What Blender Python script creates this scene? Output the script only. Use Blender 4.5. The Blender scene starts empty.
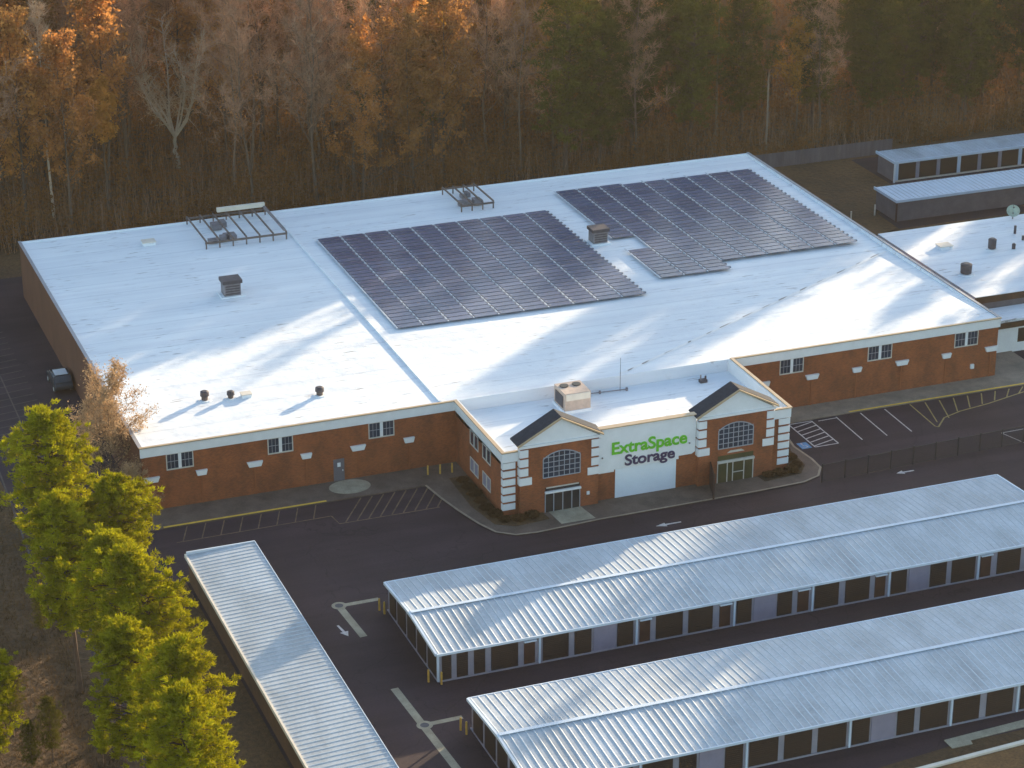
import bpy, math, random
import numpy as np
random.seed(7)
R = math.radians
sc = bpy.context.scene
C = sc.collection
PI = math.pi

# ------------------------------------------------------------------ helpers
class MB:
    def __init__(s): s.v = []; s.f = []
    def box(s, x0, x1, y0, y1, z0, z1):
        n = len(s.v)
        s.v += [(x0,y0,z0),(x1,y0,z0),(x1,y1,z0),(x0,y1,z0),(x0,y0,z1),(x1,y0,z1),(x1,y1,z1),(x0,y1,z1)]
        s.f += [tuple(n+i for i in q) for q in ((0,3,2,1),(4,5,6,7),(0,1,5,4),(1,2,6,5),(2,3,7,6),(3,0,4,7))]
        return s
    def poly(s, pts):
        n = len(s.v); s.v += [tuple(p) for p in pts]; s.f.append(tuple(range(n, n+len(pts)))); return s
    def prism(s, pts, z0, z1):
        n = len(s.v); k = len(pts)
        s.v += [(x,y,z0) for x,y in pts] + [(x,y,z1) for x,y in pts]
        s.f.append(tuple(n+i for i in reversed(range(k)))); s.f.append(tuple(n+k+i for i in range(k)))
        for i in range(k): j = (i+1) % k; s.f.append((n+i, n+j, n+k+j, n+k+i))
        return s
    def prism_y(s, pts, y0, y1):      # outline in x,z extruded along y
        n = len(s.v); k = len(pts)
        s.v += [(x,y0,z) for x,z in pts] + [(x,y1,z) for x,z in pts]
        s.f.append(tuple(n+i for i in range(k))); s.f.append(tuple(n+k+i for i in reversed(range(k))))
        for i in range(k): j = (i+1) % k; s.f.append((n+j, n+i, n+k+i, n+k+j))
        return s
    def tube(s, pts, rads, k=6, cap=True):
        n0 = len(s.v); P = [np.array(p, float) for p in pts]
        for i, p in enumerate(P):
            d = P[min(i+1, len(P)-1)] - P[max(i-1, 0)]; d = d/(np.linalg.norm(d)+1e-9)
            a = np.array((0,0,1.)) if abs(d[2]) < .9 else np.array((1.,0,0))
            u = np.cross(d, a); u /= np.linalg.norm(u); w = np.cross(d, u)
            for j in range(k):
                t = 2*PI*j/k; q = p + rads[i]*(math.cos(t)*u + math.sin(t)*w); s.v.append(tuple(q))
        for i in range(len(P)-1):
            for j in range(k):
                a = n0+i*k+j; b = n0+i*k+(j+1) % k; s.f.append((a, b, b+k, a+k))
        if cap:
            s.f.append(tuple(n0+j for j in reversed(range(k)))); m = n0+(len(P)-1)*k; s.f.append(tuple(m+j for j in range(k)))
        return s
    def bar(s, a, b, r, k=6): return s.tube([a, b], [r, r], k)
    def mesh(s, name, m):
        me = bpy.data.meshes.new(name); me.from_pydata(s.v, [], s.f); me.validate()
        if m: me.materials.append(m)
        me.update(); return me
    def build(s, name, m, parent=None, smooth=False):
        me = s.mesh(name, m)
        if smooth: me.polygons.foreach_set('use_smooth', [True]*len(me.polygons))
        o = bpy.data.objects.new(name, me); C.objects.link(o)
        if parent: o.parent = parent
        return o

def each(name, m, parent, boxes):
    for b in boxes: MB().box(*b).build(name, m, parent)

def tag(o, label=None, cat=None, group=None, kind=None):
    if label: o['label'] = label
    if cat: o['category'] = cat
    if group: o['group'] = group
    if kind: o['kind'] = kind
    return o
def thing(name, label, cat, loc=(0,0,0), group=None, rz=0):
    o = bpy.data.objects.new(name, None); C.objects.link(o); o.location = loc; o.rotation_euler = (0,0,rz)
    o.empty_display_size = .3
    return tag(o, label, cat, group)
def struct(mb, name, m, kind='structure'):
    return tag(mb.build(name, m), kind=kind)
def children(o): return [c for c in C.objects if c.parent == o]
KIDS = {}
def dup(src, loc, rz=0, label=None, group=None, scale=1.0, kids=None):
    r = src.copy(); C.objects.link(r); r.location = loc; r.rotation_euler = (0,0,rz); r.scale = (scale,)*3 if not isinstance(scale, tuple) else scale
    if label: r['label'] = label
    if group: r['group'] = group
    if kids is None: kids = KIDS.setdefault(src.name, children(src))
    for k in kids:
        c = k.copy(); C.objects.link(c); c.parent = r
        for g in [x for x in KIDS.setdefault(k.name, children(k))]:
            d = g.copy(); C.objects.link(d); d.parent = c
    return r

# ------------------------------------------------------------------ materials
def ramp(nt, fac, stops):
    r = nt.nodes.new('ShaderNodeValToRGB'); e = r.color_ramp.elements
    while len(e) < len(stops): e.new(.5)
    for i, (p, c) in enumerate(stops): e[i].position = p; e[i].color = (*c, 1) if len(c) == 3 else c
    nt.links.new(fac, r.inputs[0]); return r.outputs[0]
def noise(nt, scale, detail=4, rough=.6, vec=None, stretch=None):
    n = nt.nodes.new('ShaderNodeTexNoise'); n.inputs['Scale'].default_value = scale; n.inputs['Detail'].default_value = detail; n.inputs['Roughness'].default_value = rough
    if vec is None:
        tc = nt.nodes.new('ShaderNodeTexCoord'); vec = tc.outputs['Object']
    if stretch:
        mp = nt.nodes.new('ShaderNodeMapping'); mp.inputs['Scale'].default_value = stretch; nt.links.new(vec, mp.inputs[0]); vec = mp.outputs[0]
    nt.links.new(vec, n.inputs['Vector']); return n.outputs['Fac']
def mix(nt, f, a, b, mode='MIX'):
    m = nt.nodes.new('ShaderNodeMix'); m.data_type = 'RGBA'; m.blend_type = mode
    for sock, val in ((m.inputs[0], f), (m.inputs[6], a), (m.inputs[7], b)):
        if hasattr(val, 'links') : nt.links.new(val, sock)
        elif isinstance(val, (int, float)): sock.default_value = val
        else: sock.default_value = (*val, 1)
    return m.outputs[2]
def newmat(name):
    m = bpy.data.materials.new(name); m.use_nodes = True; return m, m.node_tree, m.node_tree.nodes['Principled BSDF']
def mat(name, col, rough=.7, var=.25, scale=1.5, metal=0, bump=0, bscale=20, spec=.5, stretch=None, rnd=0, fine=0):
    m, nt, b = newmat(name)
    b.inputs['Roughness'].default_value = rough; b.inputs['Metallic'].default_value = metal; b.inputs['Specular IOR Level'].default_value = spec
    lo = tuple(c*(1-var) for c in col); hi = tuple(min(1, c*(1+var)) for c in col)
    c = ramp(nt, noise(nt, scale, 6, .65, stretch=stretch), [(.3, lo), (.7, hi)])
    if fine:
        f = ramp(nt, noise(nt, scale*14, 3, .7), [(.3, (1-fine,)*3), (.7, (1+fine*.6,)*3)]); c = mix(nt, 1., c, f, 'MULTIPLY')
    if rnd:
        oi = nt.nodes.new('ShaderNodeObjectInfo'); f = ramp(nt, oi.outputs['Random'], [(0, (1-rnd, 1-rnd, 1-rnd*.9)), (1, (1+rnd, 1+rnd*.85, 1+rnd*.7))]); c = mix(nt, 1., c, f, 'MULTIPLY')
    nt.links.new(c, b.inputs['Base Color'])
    if bump:
        bp = nt.nodes.new('ShaderNodeBump'); bp.inputs['Strength'].default_value = bump; bp.inputs['Distance'].default_value = .05
        nt.links.new(noise(nt, bscale, 5), bp.inputs['Height']); nt.links.new(bp.outputs[0], b.inputs['Normal'])
    return m

def roof_membrane():
    m, nt, b = newmat('white_membrane'); b.inputs['Roughness'].default_value = .75
    base = ramp(nt, noise(nt, .09, 5, .6), [(.3, (.72,.77,.82)), (.7, (.82,.86,.90))])
    # dirt dashes running along the membrane seams
    d = ramp(nt, noise(nt, 1, 4, .6, stretch=(.45,3.2,1)), [(.60, (0,0,0)), (.67, (1,1,1))])
    d2 = ramp(nt, noise(nt, .16, 3, .6), [(.40, (0,0,0)), (.6, (1,1,1))])
    dd = mix(nt, 1., d, d2, 'MULTIPLY')
    c = mix(nt, dd, base, (.36,.36,.38))
    s = ramp(nt, noise(nt, 1, 3, .5, stretch=(.05,.9,1)), [(.35, (.9,.9,.92)), (.65, (1,1,1))])
    c = mix(nt, 1., c, s, 'MULTIPLY')
    # welded seams between the sheets
    tc = nt.nodes.new('ShaderNodeTexCoord'); w = nt.nodes.new('ShaderNodeTexWave'); w.bands_direction = 'Y'; w.inputs['Scale'].default_value = .1; w.inputs['Distortion'].default_value = .05
    nt.links.new(tc.outputs['Object'], w.inputs['Vector'])
    sm = ramp(nt, w.outputs['Fac'], [(0, (.86,.87,.89)), (.015, (1,1,1))])
    c = mix(nt, 1., c, sm, 'MULTIPLY')
    nt.links.new(c, b.inputs['Base Color'])
    bp = nt.nodes.new('ShaderNodeBump'); bp.inputs['Strength'].default_value = .25; bp.inputs['Distance'].default_value = .3
    nt.links.new(noise(nt, .5, 4, .5), bp.inputs['Height']); nt.links.new(bp.outputs[0], b.inputs['Normal'])
    return m
def brick():
    m, nt, b = newmat('brick'); b.inputs['Roughness'].default_value = .85
    tc = nt.nodes.new('ShaderNodeTexCoord')
    sx = nt.nodes.new('ShaderNodeSeparateXYZ'); nt.links.new(tc.outputs['Object'], sx.inputs[0])
    ad = nt.nodes.new('ShaderNodeMath'); nt.links.new(sx.outputs[0], ad.inputs[0]); nt.links.new(sx.outputs[1], ad.inputs[1])
    cb = nt.nodes.new('ShaderNodeCombineXYZ'); nt.links.new(ad.outputs[0], cb.inputs[0]); nt.links.new(sx.outputs[2], cb.inputs[1])
    br = nt.nodes.new('ShaderNodeTexBrick'); br.inputs['Scale'].default_value = 1; br.inputs['Brick Width'].default_value = .22; br.inputs['Row Height'].default_value = .075; br.inputs['Mortar Size'].default_value = .008
    br.inputs['Color1'].default_value = (.31,.080,.018,1); br.inputs['Color2'].default_value = (.20,.050,.014,1); br.inputs['Mortar'].default_value = (.26,.12,.065,1)
    nt.links.new(cb.outputs[0], br.inputs['Vector'])
    s = ramp(nt, noise(nt, .6, 6, .6, stretch=(1,1,.6)), [(.3, (.62,.62,.66)), (.7, (1.22,1.18,1.12))])
    c = mix(nt, 1., br.outputs['Color'], s, 'MULTIPLY'); nt.links.new(c, b.inputs['Base Color'])
    return m
def asphalt():
    m, nt, b = newmat('asphalt'); b.inputs['Roughness'].default_value = .8; b.inputs['Specular IOR Level'].default_value = .3
    c = ramp(nt, noise(nt, .12, 7, .62), [(.3, (.027,.016,.022)), (.7, (.046,.028,.037))])
    f = ramp(nt, noise(nt, 5, 4, .7), [(.3, (.8,.8,.8)), (.7, (1.2,1.2,1.2))]); c = mix(nt, 1., c, f, 'MULTIPLY')
    # tyre-polished lanes and oil spots
    s = ramp(nt, noise(nt, 1, 3, .6, stretch=(.03,.5,1)), [(.4, (.86,.86,.86)), (.6, (1.14,1.13,1.12))]); c = mix(nt, 1., c, s, 'MULTIPLY')
    k = ramp(nt, noise(nt, .9, 2, .5), [(.68, (1,1,1)), (.74, (.7,.7,.7))]); c = mix(nt, 1., c, k, 'MULTIPLY')
    v = nt.nodes.new('ShaderNodeTexVoronoi'); v.feature = 'DISTANCE_TO_EDGE'; v.inputs['Scale'].default_value = .12
    tc = nt.nodes.new('ShaderNodeTexCoord'); nz = nt.nodes.new('ShaderNodeTexNoise'); nz.inputs['Scale'].default_value = .6
    nt.links.new(tc.outputs['Object'], nz.inputs['Vector'])
    va = nt.nodes.new('ShaderNodeVectorMath'); va.operation = 'MULTIPLY_ADD'; nt.links.new(nz.outputs['Color'], va.inputs[0]); va.inputs[1].default_value = (2,2,2); nt.links.new(tc.outputs['Object'], va.inputs[2])
    nt.links.new(va.outputs[0], v.inputs['Vector'])
    cr = ramp(nt, v.outputs['Distance'], [(0, (.6,.6,.6)), (.008, (1,1,1))]); c = mix(nt, 1., c, cr, 'MULTIPLY')
    nt.links.new(c, b.inputs['Base Color']); return m
def ground_mat():
    m, nt, b = newmat('leaf_litter_ground'); b.inputs['Roughness'].default_value = .95
    c = ramp(nt, noise(nt, .07, 8, .65), [(.25, (.030,.022,.010)), (.45, (.075,.042,.018)), (.6, (.115,.062,.024)), (.78, (.07,.065,.02))])
    f = ramp(nt, noise(nt, 2.2, 6, .75), [(.3, (.55,.55,.55)), (.72, (1.45,1.4,1.3))]); c = mix(nt, 1., c, f, 'MULTIPLY')
    nt.links.new(c, b.inputs['Base Color'])
    bp = nt.nodes.new('ShaderNodeBump'); bp.inputs['Strength'].default_value = .8; bp.inputs['Distance'].default_value = .25
    nt.links.new(noise(nt, 1.6, 6), bp.inputs['Height']); nt.links.new(bp.outputs[0], b.inputs['Normal']); return m
def leafmat(name, col, rnd=.3, trans=.45, var=.45, vscale=.45):
    m, nt, b = newmat(name); nt.nodes.remove(b)
    out = nt.nodes['Material Output']
    lo = tuple(c*(1-var) for c in col); hi = tuple(c*(1+var) for c in col)
    c = ramp(nt, noise(nt, vscale, 3, .6), [(.3, lo), (.7, hi)])
    oi = nt.nodes.new('ShaderNodeObjectInfo'); f = ramp(nt, oi.outputs['Random'], [(0, (1-rnd, 1-rnd, 1-rnd*.8)), (.5, (1+rnd*.3, 1-rnd*.2, 1-rnd*.3)), (1, (1+rnd, 1+rnd*.8, 1+rnd*.6))])
    c = mix(nt, 1., c, f, 'MULTIPLY')
    d = nt.nodes.new('ShaderNodeBsdfDiffuse'); t = nt.nodes.new('ShaderNodeBsdfTranslucent'); mx = nt.nodes.new('ShaderNodeMixShader'); mx.inputs[0].default_value = trans
    nt.links.new(c, d.inputs[0]); nt.links.new(c, t.inputs[0]); nt.links.new(d.outputs[0], mx.inputs[1]); nt.links.new(t.outputs[0], mx.inputs[2]); nt.links.new(mx.outputs[0], out.inputs[0])
    return m
def glassmat(name, col, rough=.08, spec=.5):
    m = mat(name, col, rough, .3, .4, spec=spec); return m

M = dict(
 membrane=roof_membrane(), brick=brick(), asphalt=asphalt(), ground=ground_mat(),
 white=mat('white_paint', (.74,.76,.78), .5, .06, .8),
 whitemetal=mat('white_door_metal', (.72,.78,.84), .4, .04, .5),
 coping=mat('tan_coping', (.46,.33,.20), .4, .12, .6),
 dimwhite=mat('grey_coping', (.30,.30,.33), .5, .15, .6),
 shingle=mat('slate_shingles', (.035,.042,.058), .95, .25, 3, bump=.4, bscale=8, spec=.1),
 window=glassmat('window_glass', (.035,.045,.07)),
 entry=glassmat('entry_glass', (.03,.028,.03)),
 olive=glassmat('olive_entry_glass', (.075,.068,.03), .25),
 frame=mat('pale_frame', (.52,.50,.46), .5, .1, 2),
 mullion=mat('window_mullion', (.30,.33,.38), .5, .1, 2),
 concrete=mat('concrete', (.23,.185,.145), .9, .28, .5, bump=.2, fine=.18),
 darkconcrete=mat('dark_concrete', (.125,.088,.070), .9, .35, .45, bump=.2, fine=.2),
 paleconcrete=mat('pale_concrete', (.35,.31,.23), .9, .25, .8, fine=.2),
 kerb=mat('kerb_concrete', (.30,.24,.18), .9, .2, 1.2, fine=.15),
 yellow=mat('yellow_line', (.72,.44,.05), .7, .2, 2.5, fine=.25),
 tanline=mat('worn_tan_line', (.15,.105,.065), .8, .45, 1.2, fine=.5),
 whiteline=mat('white_line', (.55,.52,.52), .7, .3, 2.2, fine=.35),
 faintline=mat('faint_line', (.085,.064,.056), .8, .35, 1.2, fine=.4),
 blue=mat('blue_marking', (.10,.26,.48), .7, .2, 2),
 shedroof=mat('galvanised_roof', (.40,.45,.51), .6, .26, .35, stretch=(1,.5,1), fine=.14),
 shedrib=mat('roof_rib_metal', (.46,.52,.59), .6, .18, .5, stretch=(1,.5,1)),
 trim=mat('pale_blue_trim', (.56,.64,.75), .45, .08, .7),
 pilaster=mat('grey_pilaster', (.27,.26,.31), .6, .12, 1),
 wallgrey=mat('grey_block_wall', (.155,.135,.15), .85, .15, .8, fine=.1),
 lavender=mat('lavender_grey_panel', (.24,.22,.29), .6, .10, 1),
 shedwall=mat('shed_wall_brown', (.075,.033,.014), .8, .4, .5, fine=.2),
 rolldoor=mat('dark_bronze_door', (.030,.017,.013), .55, .25, 1.2, stretch=(1,1,9)),
 reddoor=mat('red_brown_door', (.055,.020,.012), .6, .25, 1),
 cream=mat('cream_trim', (.66,.60,.52), .6, .12, .6),
 bollard=mat('yellow_bollard', (.55,.33,.06), .6, .2, 3),
 hvac=mat('beige_unit', (.52,.40,.33), .6, .15, 2),
 darkmetal=mat('dark_metal', (.075,.065,.075), .5, .3, 2, metal=.3),
 greymetal=mat('weathered_metal', (.20,.19,.21), .55, .3, 2, metal=.3),
 rust=mat('rusty_steel', (.13,.10,.09), .8, .45, 1.5),
 burg=mat('burgundy_screen', (.035,.014,.014), .7, .3, 3),
 black=mat('black_plastic', (.02,.02,.022), .5, .2, 3),
 green=mat('green_letters', (.13,.50,.02), .5, .08, 1),
 purple=mat('dark_purple_letters', (.055,.04,.10), .5, .08, 1),
 fencewood=mat('weathered_grey_fence', (.14,.115,.12), .85, .25, .5, stretch=(3,3,.4), fine=.15),
 carpaint=mat('dark_car_paint', (.03,.035,.045), .25, .1, 1),
 carglass=glassmat('car_glass', (.05,.06,.08), .05),
 chrome=mat('silver_paint', (.62,.64,.67), .3, .05, 2),
)
M['stain'] = mat('settled_dirt', (.28,.26,.26), .9, .4, 4)
M['bark_grey'] = mat('grey_bark', (.12,.085,.062), .9, .35, 1.2, rnd=.45)
M['bark_pale'] = mat('pale_bark', (.52,.43,.34), .9, .25, .8)
M['bark_dark'] = mat('pine_bark', (.10,.06,.04), .9, .35, 1.5, rnd=.2)
M['twig'] = leafmat('twig_bark', (.42,.27,.165), .35, .0, .25)
M['twig_pale'] = leafmat('pale_twig_bark', (.56,.42,.28), .1, .0, .2)
M['leaf_rust'] = leafmat('rust_leaves', (.40,.215,.070), .35)
M['leaf_gold'] = leafmat('gold_leaves', (.40,.22,.04), .3)
M['leaf_amber'] = leafmat('amber_leaves', (.60,.30,.07), .05)
M['bark_mid'] = mat('weathered_bark', (.27,.21,.16), .9, .3, 1)
M['needle'] = leafmat('dark_needles', (.095,.092,.018), .2, .3)
M['needle_bright'] = leafmat('yellow_green_needles', (.30,.290,.010), .12, .28, .50, .55)
M['brush'] = leafmat('brown_brush', (.23,.112,.036), .1, .3, .35, .12)
M['tanbrush'] = leafmat('tan_twigs', (.42,.30,.18), .1, .35, .25)

# panel material: dark glossy glass with thin cell grid
def panelmat():
    m, nt, b = newmat('solar_glass'); b.inputs['Roughness'].default_value = .22; b.inputs['IOR'].default_value = 1.5
    c = ramp(nt, noise(nt, .5, 3, .6), [(.3, (.075,.092,.165)), (.7, (.120,.140,.235))])
    oi = nt.nodes.new('ShaderNodeObjectInfo'); f = ramp(nt, oi.outputs['Random'], [(0, (.75,.75,.8)), (1, (1.3,1.25,1.2))]); c = mix(nt, 1., c, f, 'MULTIPLY')
    nt.links.new(c, b.inputs['Base Color']); return m
M['solar'] = panelmat()
M['palegap'] = mat('pale_gap_strip', (.46,.51,.58), .5, .3, 3)
M['rail'] = mat('aluminium_rail', (.13,.145,.19), .5, .2, 2)

# ------------------------------------------------------------------ camera (solved from the building's edges)
cam = bpy.data.cameras.new('camera'); co = bpy.data.objects.new('camera', cam); C.objects.link(co)
co.location = (-39.271, -192.101, 95.149)
co.rotation_euler = (R(90-23.20339), 0, -R(20.9417))
cam.sensor_width = 36; cam.lens = 2471*36/1024
cam.clip_end = 5000; cam.clip_start = 1
sc.camera = co

# ------------------------------------------------------------------ ground, paving, markings
struct(MB().poly([(-1500,-900,0),(1800,-900,0),(1800,2400,0),(-1500,2400,0)]), 'ground', M['ground'])
lot = [(-10.2,-110),(-9.4,-30),(-10.6,11),(-9.5,62),(84,62),(90,66),(150,66),(150,-58.6),(47,-58.6),(36,-59.9),(6.5,-62),(-2.8,-62),(-2.8,-110)]
struct(MB().poly([(x,y,.004) for x,y in lot]), 'asphalt_lot', M['asphalt'])
# leaf-covered verge beside the left shed and the dirt yard in the far corner
struct(MB().poly([(x,y,.010) for x,y in [(-3.2,-62),(.2,-62),(.2,-13.8),(-2.2,-13.2),(-3.0,-30)]]), 'dirt_verge', M['ground'])
struct(MB().poly([(x,y,.010) for x,y in [(86,36),(97.3,36),(97.8,47),(104.5,50),(104.5,66),(88,66),(91,54)]]), 'leafy_yard', M['ground'])
struct(MB().poly([(x,y,.010) for x,y in [(85.5,29),(150,29),(150,41.5),(97,41.5),(86,38)]]), 'leafy_strip', M['ground'])
# walk round the building
walk = [(-.5,0),(-.5,-3.7),(1,-3.75),(24.6,-3.7),(25.0,-6.5),(25.6,-9.5),(26.4,-12.6),(27.2,-14.6),(28.6,-15.7),(30.5,-15.9),(36.5,-15.5),(52,-15.3),(56.4,-15.1),(58.2,-14.4),(59.2,-12.9),(59.3,-11),(59.0,-8.0),(59.9,-3.0),(68,-2.9),(90,-2.9),(90,5),(85.1,5),(85.1,0)]
struct(MB().prism(list(reversed(walk[:18]+[(59.9,0)]+[(-.5,0)])), 0, .13), 'walkway', M['darkconcrete'])
struct(MB().prism(list(reversed([(59.9,-3.0),(68,-2.9),(90,-2.9),(90,5),(85.1,5),(85.1,0),(59.9,0)])), 0, .13), 'pale_walkway', M['concrete'])
def ribbon(pts, w, z, mb=None):
    mb = mb or MB(); n = len(pts)
    L = []; Rr = []
    for i in range(n):
        a = np.array(pts[max(i-1,0)]); b = np.array(pts[min(i+1,n-1)]); d = (b-a)/np.linalg.norm(b-a); p = np.array(pts[i]); q = np.array((-d[1], d[0]))*w/2
        L.append((*(p+q), z)); Rr.append((*(p-q), z))
    for i in range(n-1): mb.poly([Rr[i], Rr[i+1], L[i+1], L[i]])
    return mb
struct(ribbon(walk[3:18], .22, .134), 'kerb_edge', M['kerb'])
struct(ribbon([(.8,-3.6),(9,-3.6),(15.4,-3.6)], .28, .136), 'yellow_kerb_line', M['yellow'])
struct(ribbon([(67.5,-2.8),(78,-2.8),(89.9,-2.8)], .26, .136), 'yellow_kerb_stripe', M['yellow'])
cp = [(18.2+1.9*math.cos(t*PI/12), -1.55+1.45*math.sin(t*PI/12), .137) for t in range(24)]
struct(MB().poly(cp), 'pale_door_landing', M['paleconcrete'])
struct(MB().poly([(33,-15.2,.138),(36.2,-15.2,.138),(35.8,-12.2,.138),(32.8,-12.2,.138)]), 'entry_path', M['paleconcrete'])
# planting beds
struct(MB().prism([(27.0,-3.2),(28.75,-3.2),(28.75,-12.1),(32.2,-12.2),(32.4,-13.9),(29.2,-14.2),(27.6,-13.2),(26.9,-9)][::-1], .1, .19), 'planting_bed', M['ground'])
struct(MB().prism([(53.0,-12.3),(56.3,-12.2),(56.3,-3),(57.6,-3),(58.3,-8),(58.1,-12.0),(57.0,-13.4),(53.2,-13.8)][::-1], .1, .19), 'mulch_bed', M['ground'])
# left parking marks
lm = MB(); ribbon([(1.2,-6.6),(8,-6.5),(15.0,-6.4)], .12, .012, lm)
for i in range(8): x = 1.8+i*1.65; ribbon([(x+1.0,-3.85),(x,-6.5)], .11, .013, lm)
ribbon([(15.0,-6.4),(15.2,-8.1),(24.4,-8.1)], .14, .012, lm)
for i in range(9): x = 16.3+i*1.05; ribbon([(x+2.2,-3.85),(x-.5,-8.0)], .13, .013, lm)
struct(lm, 'tan_parking_lines', M['tanline'])
# right parking marks
rm = MB()
for x in (60.9,63.3): ribbon([(x,-3.2),(x,-8.6)], .13, .012, rm)
ribbon([(60.9,-3.2),(63.3,-3.2)], .13, .013, rm); ribbon([(60.9,-8.6),(63.3,-8.6)], .13, .013, rm)
for i in range(6): y = -7.9+i*.85; ribbon([(60.97,y-.45),(63.23,y+.25)], .14, .013, rm)
for x in (65.9,68.5,71.1): ribbon([(x,-3.2),(x-.15,-8.7)], .13, .012, rm)
ribbon([(63.9,-3.45),(65.8,-3.4)], .12, .013, rm)
for pl in ([(78.6,-12.0),(82.5,-11.9)], [(78.6,-12.0),(79.4,-14.6),(84,-14.3)]): ribbon(pl, .13, .012, rm)
struct(rm, 'white_parking_lines', M['whiteline'])
ym = MB(); ribbon([(73.9,-3.1),(73.6,-8.4),(73.8,-8.7)], .14, .012, ym); ribbon([(73.8,-8.7),(75.4,-7.0),(77.6,-6.2),(81,-5.6),(86.3,-4.2),(89,-3.9)], .16, .012, ym)
for i in range(8): x = 74.6+i*1.55; ribbon([(x+.9,-3.2),(x-.35, -7.7+.5*i if i < 2 else -6.8+.33*i)], .13, .013, ym)
struct(ym, 'yellow_hatching', mat('faded_yellow_line', (.30,.24,.09), .8, .3, 2, fine=.3))
hb = MB().poly([(59.6,-8.6,.012),(60.6,-8.6,.012),(60.6,-7.3,.012),(59.6,-7.3,.012)])
struct(hb, 'blue_accessible_square', M['blue'])
ws = MB()
ws.poly([(60.02+.1*math.cos(t*PI/5), -7.5+.1*math.sin(t*PI/5), .016) for t in range(10)])
ribbon([(60.0,-7.62),(60.02,-8.0),(60.25,-8.02),(60.35,-8.3)], .08, .016, ws)
ribbon([(60.03+.25*math.cos(t*PI/8), -8.15+.25*math.sin(t*PI/8)) for t in range(8,19)], .06, .017, ws)
struct(ws, 'wheelchair_symbol', M['whiteline'])
# arrows on the asphalt
def arrow(x, y, rz, L, name, m='whiteline'):
    c, s = math.cos(rz), math.sin(rz); mb = MB()
    def T(p): return (x+p[0]*c-p[1]*s, y+p[0]*s+p[1]*c, .013)
    mb.poly([T(p) for p in ((-L/2,-.09),(L*.1,-.11),(L*.1,.11),(-L/2,.09))]); mb.poly([T(p) for p in ((L*.1,-.36),(L/2,0),(L*.1,.36))])
    struct(mb, name, M[m])
arrow(9.8,-26.4,R(-82),2.0,'painted_arrow'); arrow(41.7,-18.3,R(180),2.4,'painted_turn_arrow'); arrow(66,-16.3,R(180),1.8,'painted_small_arrow')
# faint stall lines in the left lot
fl = MB()
for i in range(33):
    y = 4+i*1.55
    ribbon([(-9.2,y-.2),(-4.0,y+.7)], .12, .012, fl)
ribbon([(-6.3,3),(-6.5,21.3),(-6.3,35)], .14, .013, fl)
ribbon([(-10.9,-5),(-10.4,11),(-9.9,30)], .16, .013, fl)
struct(fl, 'faint_stall_lines', M['faintline'])
# concrete swales
sw = MB(); ribbon([(10.7,-22.0),(11.05,-27.9)], .62, .012, sw); ribbon([(11.0,-22.35),(14.1,-22.35)], .5, .016, sw)
ribbon([(10.75,-36.4),(11.35,-48.8),(11.6,-60)], .62, .012, sw); ribbon([(11.3,-42.25),(14.15,-42.2)], .5, .016, sw)
for cx, cy in ((10.75,-22.3),(11.15,-42.3)): sw.poly([(cx+.62*math.cos(t*PI/10), cy+.62*math.sin(t*PI/10), .020) for t in range(20)])
struct(sw, 'concrete_swale', M['paleconcrete'])
dg = MB()
for cx, cy in ((10.75,-22.3),(11.15,-42.3)): dg.poly([(cx+.34*math.cos(t*PI/10), cy+.34*math.sin(t*PI/10), .025) for t in range(20)])
struct(dg, 'drain_covers', M['darkmetal'])
# south-east corner: concrete pad, white edge beam, leafy bank
struct(MB().prism([(45.9,-59.1),(47.6,-59.1),(47.7,-58.6),(90,-56.5),(90,-55.3),(45.9,-57.9)], 0, .06), 'concrete_gutter', M['paleconcrete'])
struct(MB().prism([(36,-61.6),(90,-58.3),(90,-57.95),(36,-61.25)], 0, .35), 'white_edge_kerb', M['cream'])
struct(MB().prism([(30,-90),(90,-88),(90,-58.35),(36,-61.65)], 0, .2), 'leafy_bank', mat('brown_bank', (.15,.075,.025), .95, .4, .35, bump=.6, bscale=2, fine=.4))

# ------------------------------------------------------------------ main building
W, D, H = 85.1, 55.9, 6.2
B = thing('storage_building', 'large red brick self-storage building with vast white flat roof and gabled entrance block', 'building')
ex0, ex1, ey = 28.8, 56.2, -12.1
wall = MB()
t = .3
fp = [(0,0),(ex0,0),(ex0,ey),(ex1,ey),(ex1,0),(W,0),(W,D),(0,D)]
n = len(fp)
for i in range(n):                         # outer wall faces with thickness, butted
    a, b = fp[i], fp[(i+1) % n]
    wall.poly([(a[0],a[1],0),(b[0],b[1],0),(b[0],b[1],H-.95),(a[0],a[1],H-.95)])
wall.build('wall', M['brick'], B)
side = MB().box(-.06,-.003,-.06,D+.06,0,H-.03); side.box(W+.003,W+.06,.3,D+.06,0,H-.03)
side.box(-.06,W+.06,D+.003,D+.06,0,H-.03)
side.build('side_cladding', mat('dull_brown_cladding', (.115,.044,.024), .85, .2, .5, stretch=(1,1,.3), fine=.1), B)
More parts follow.
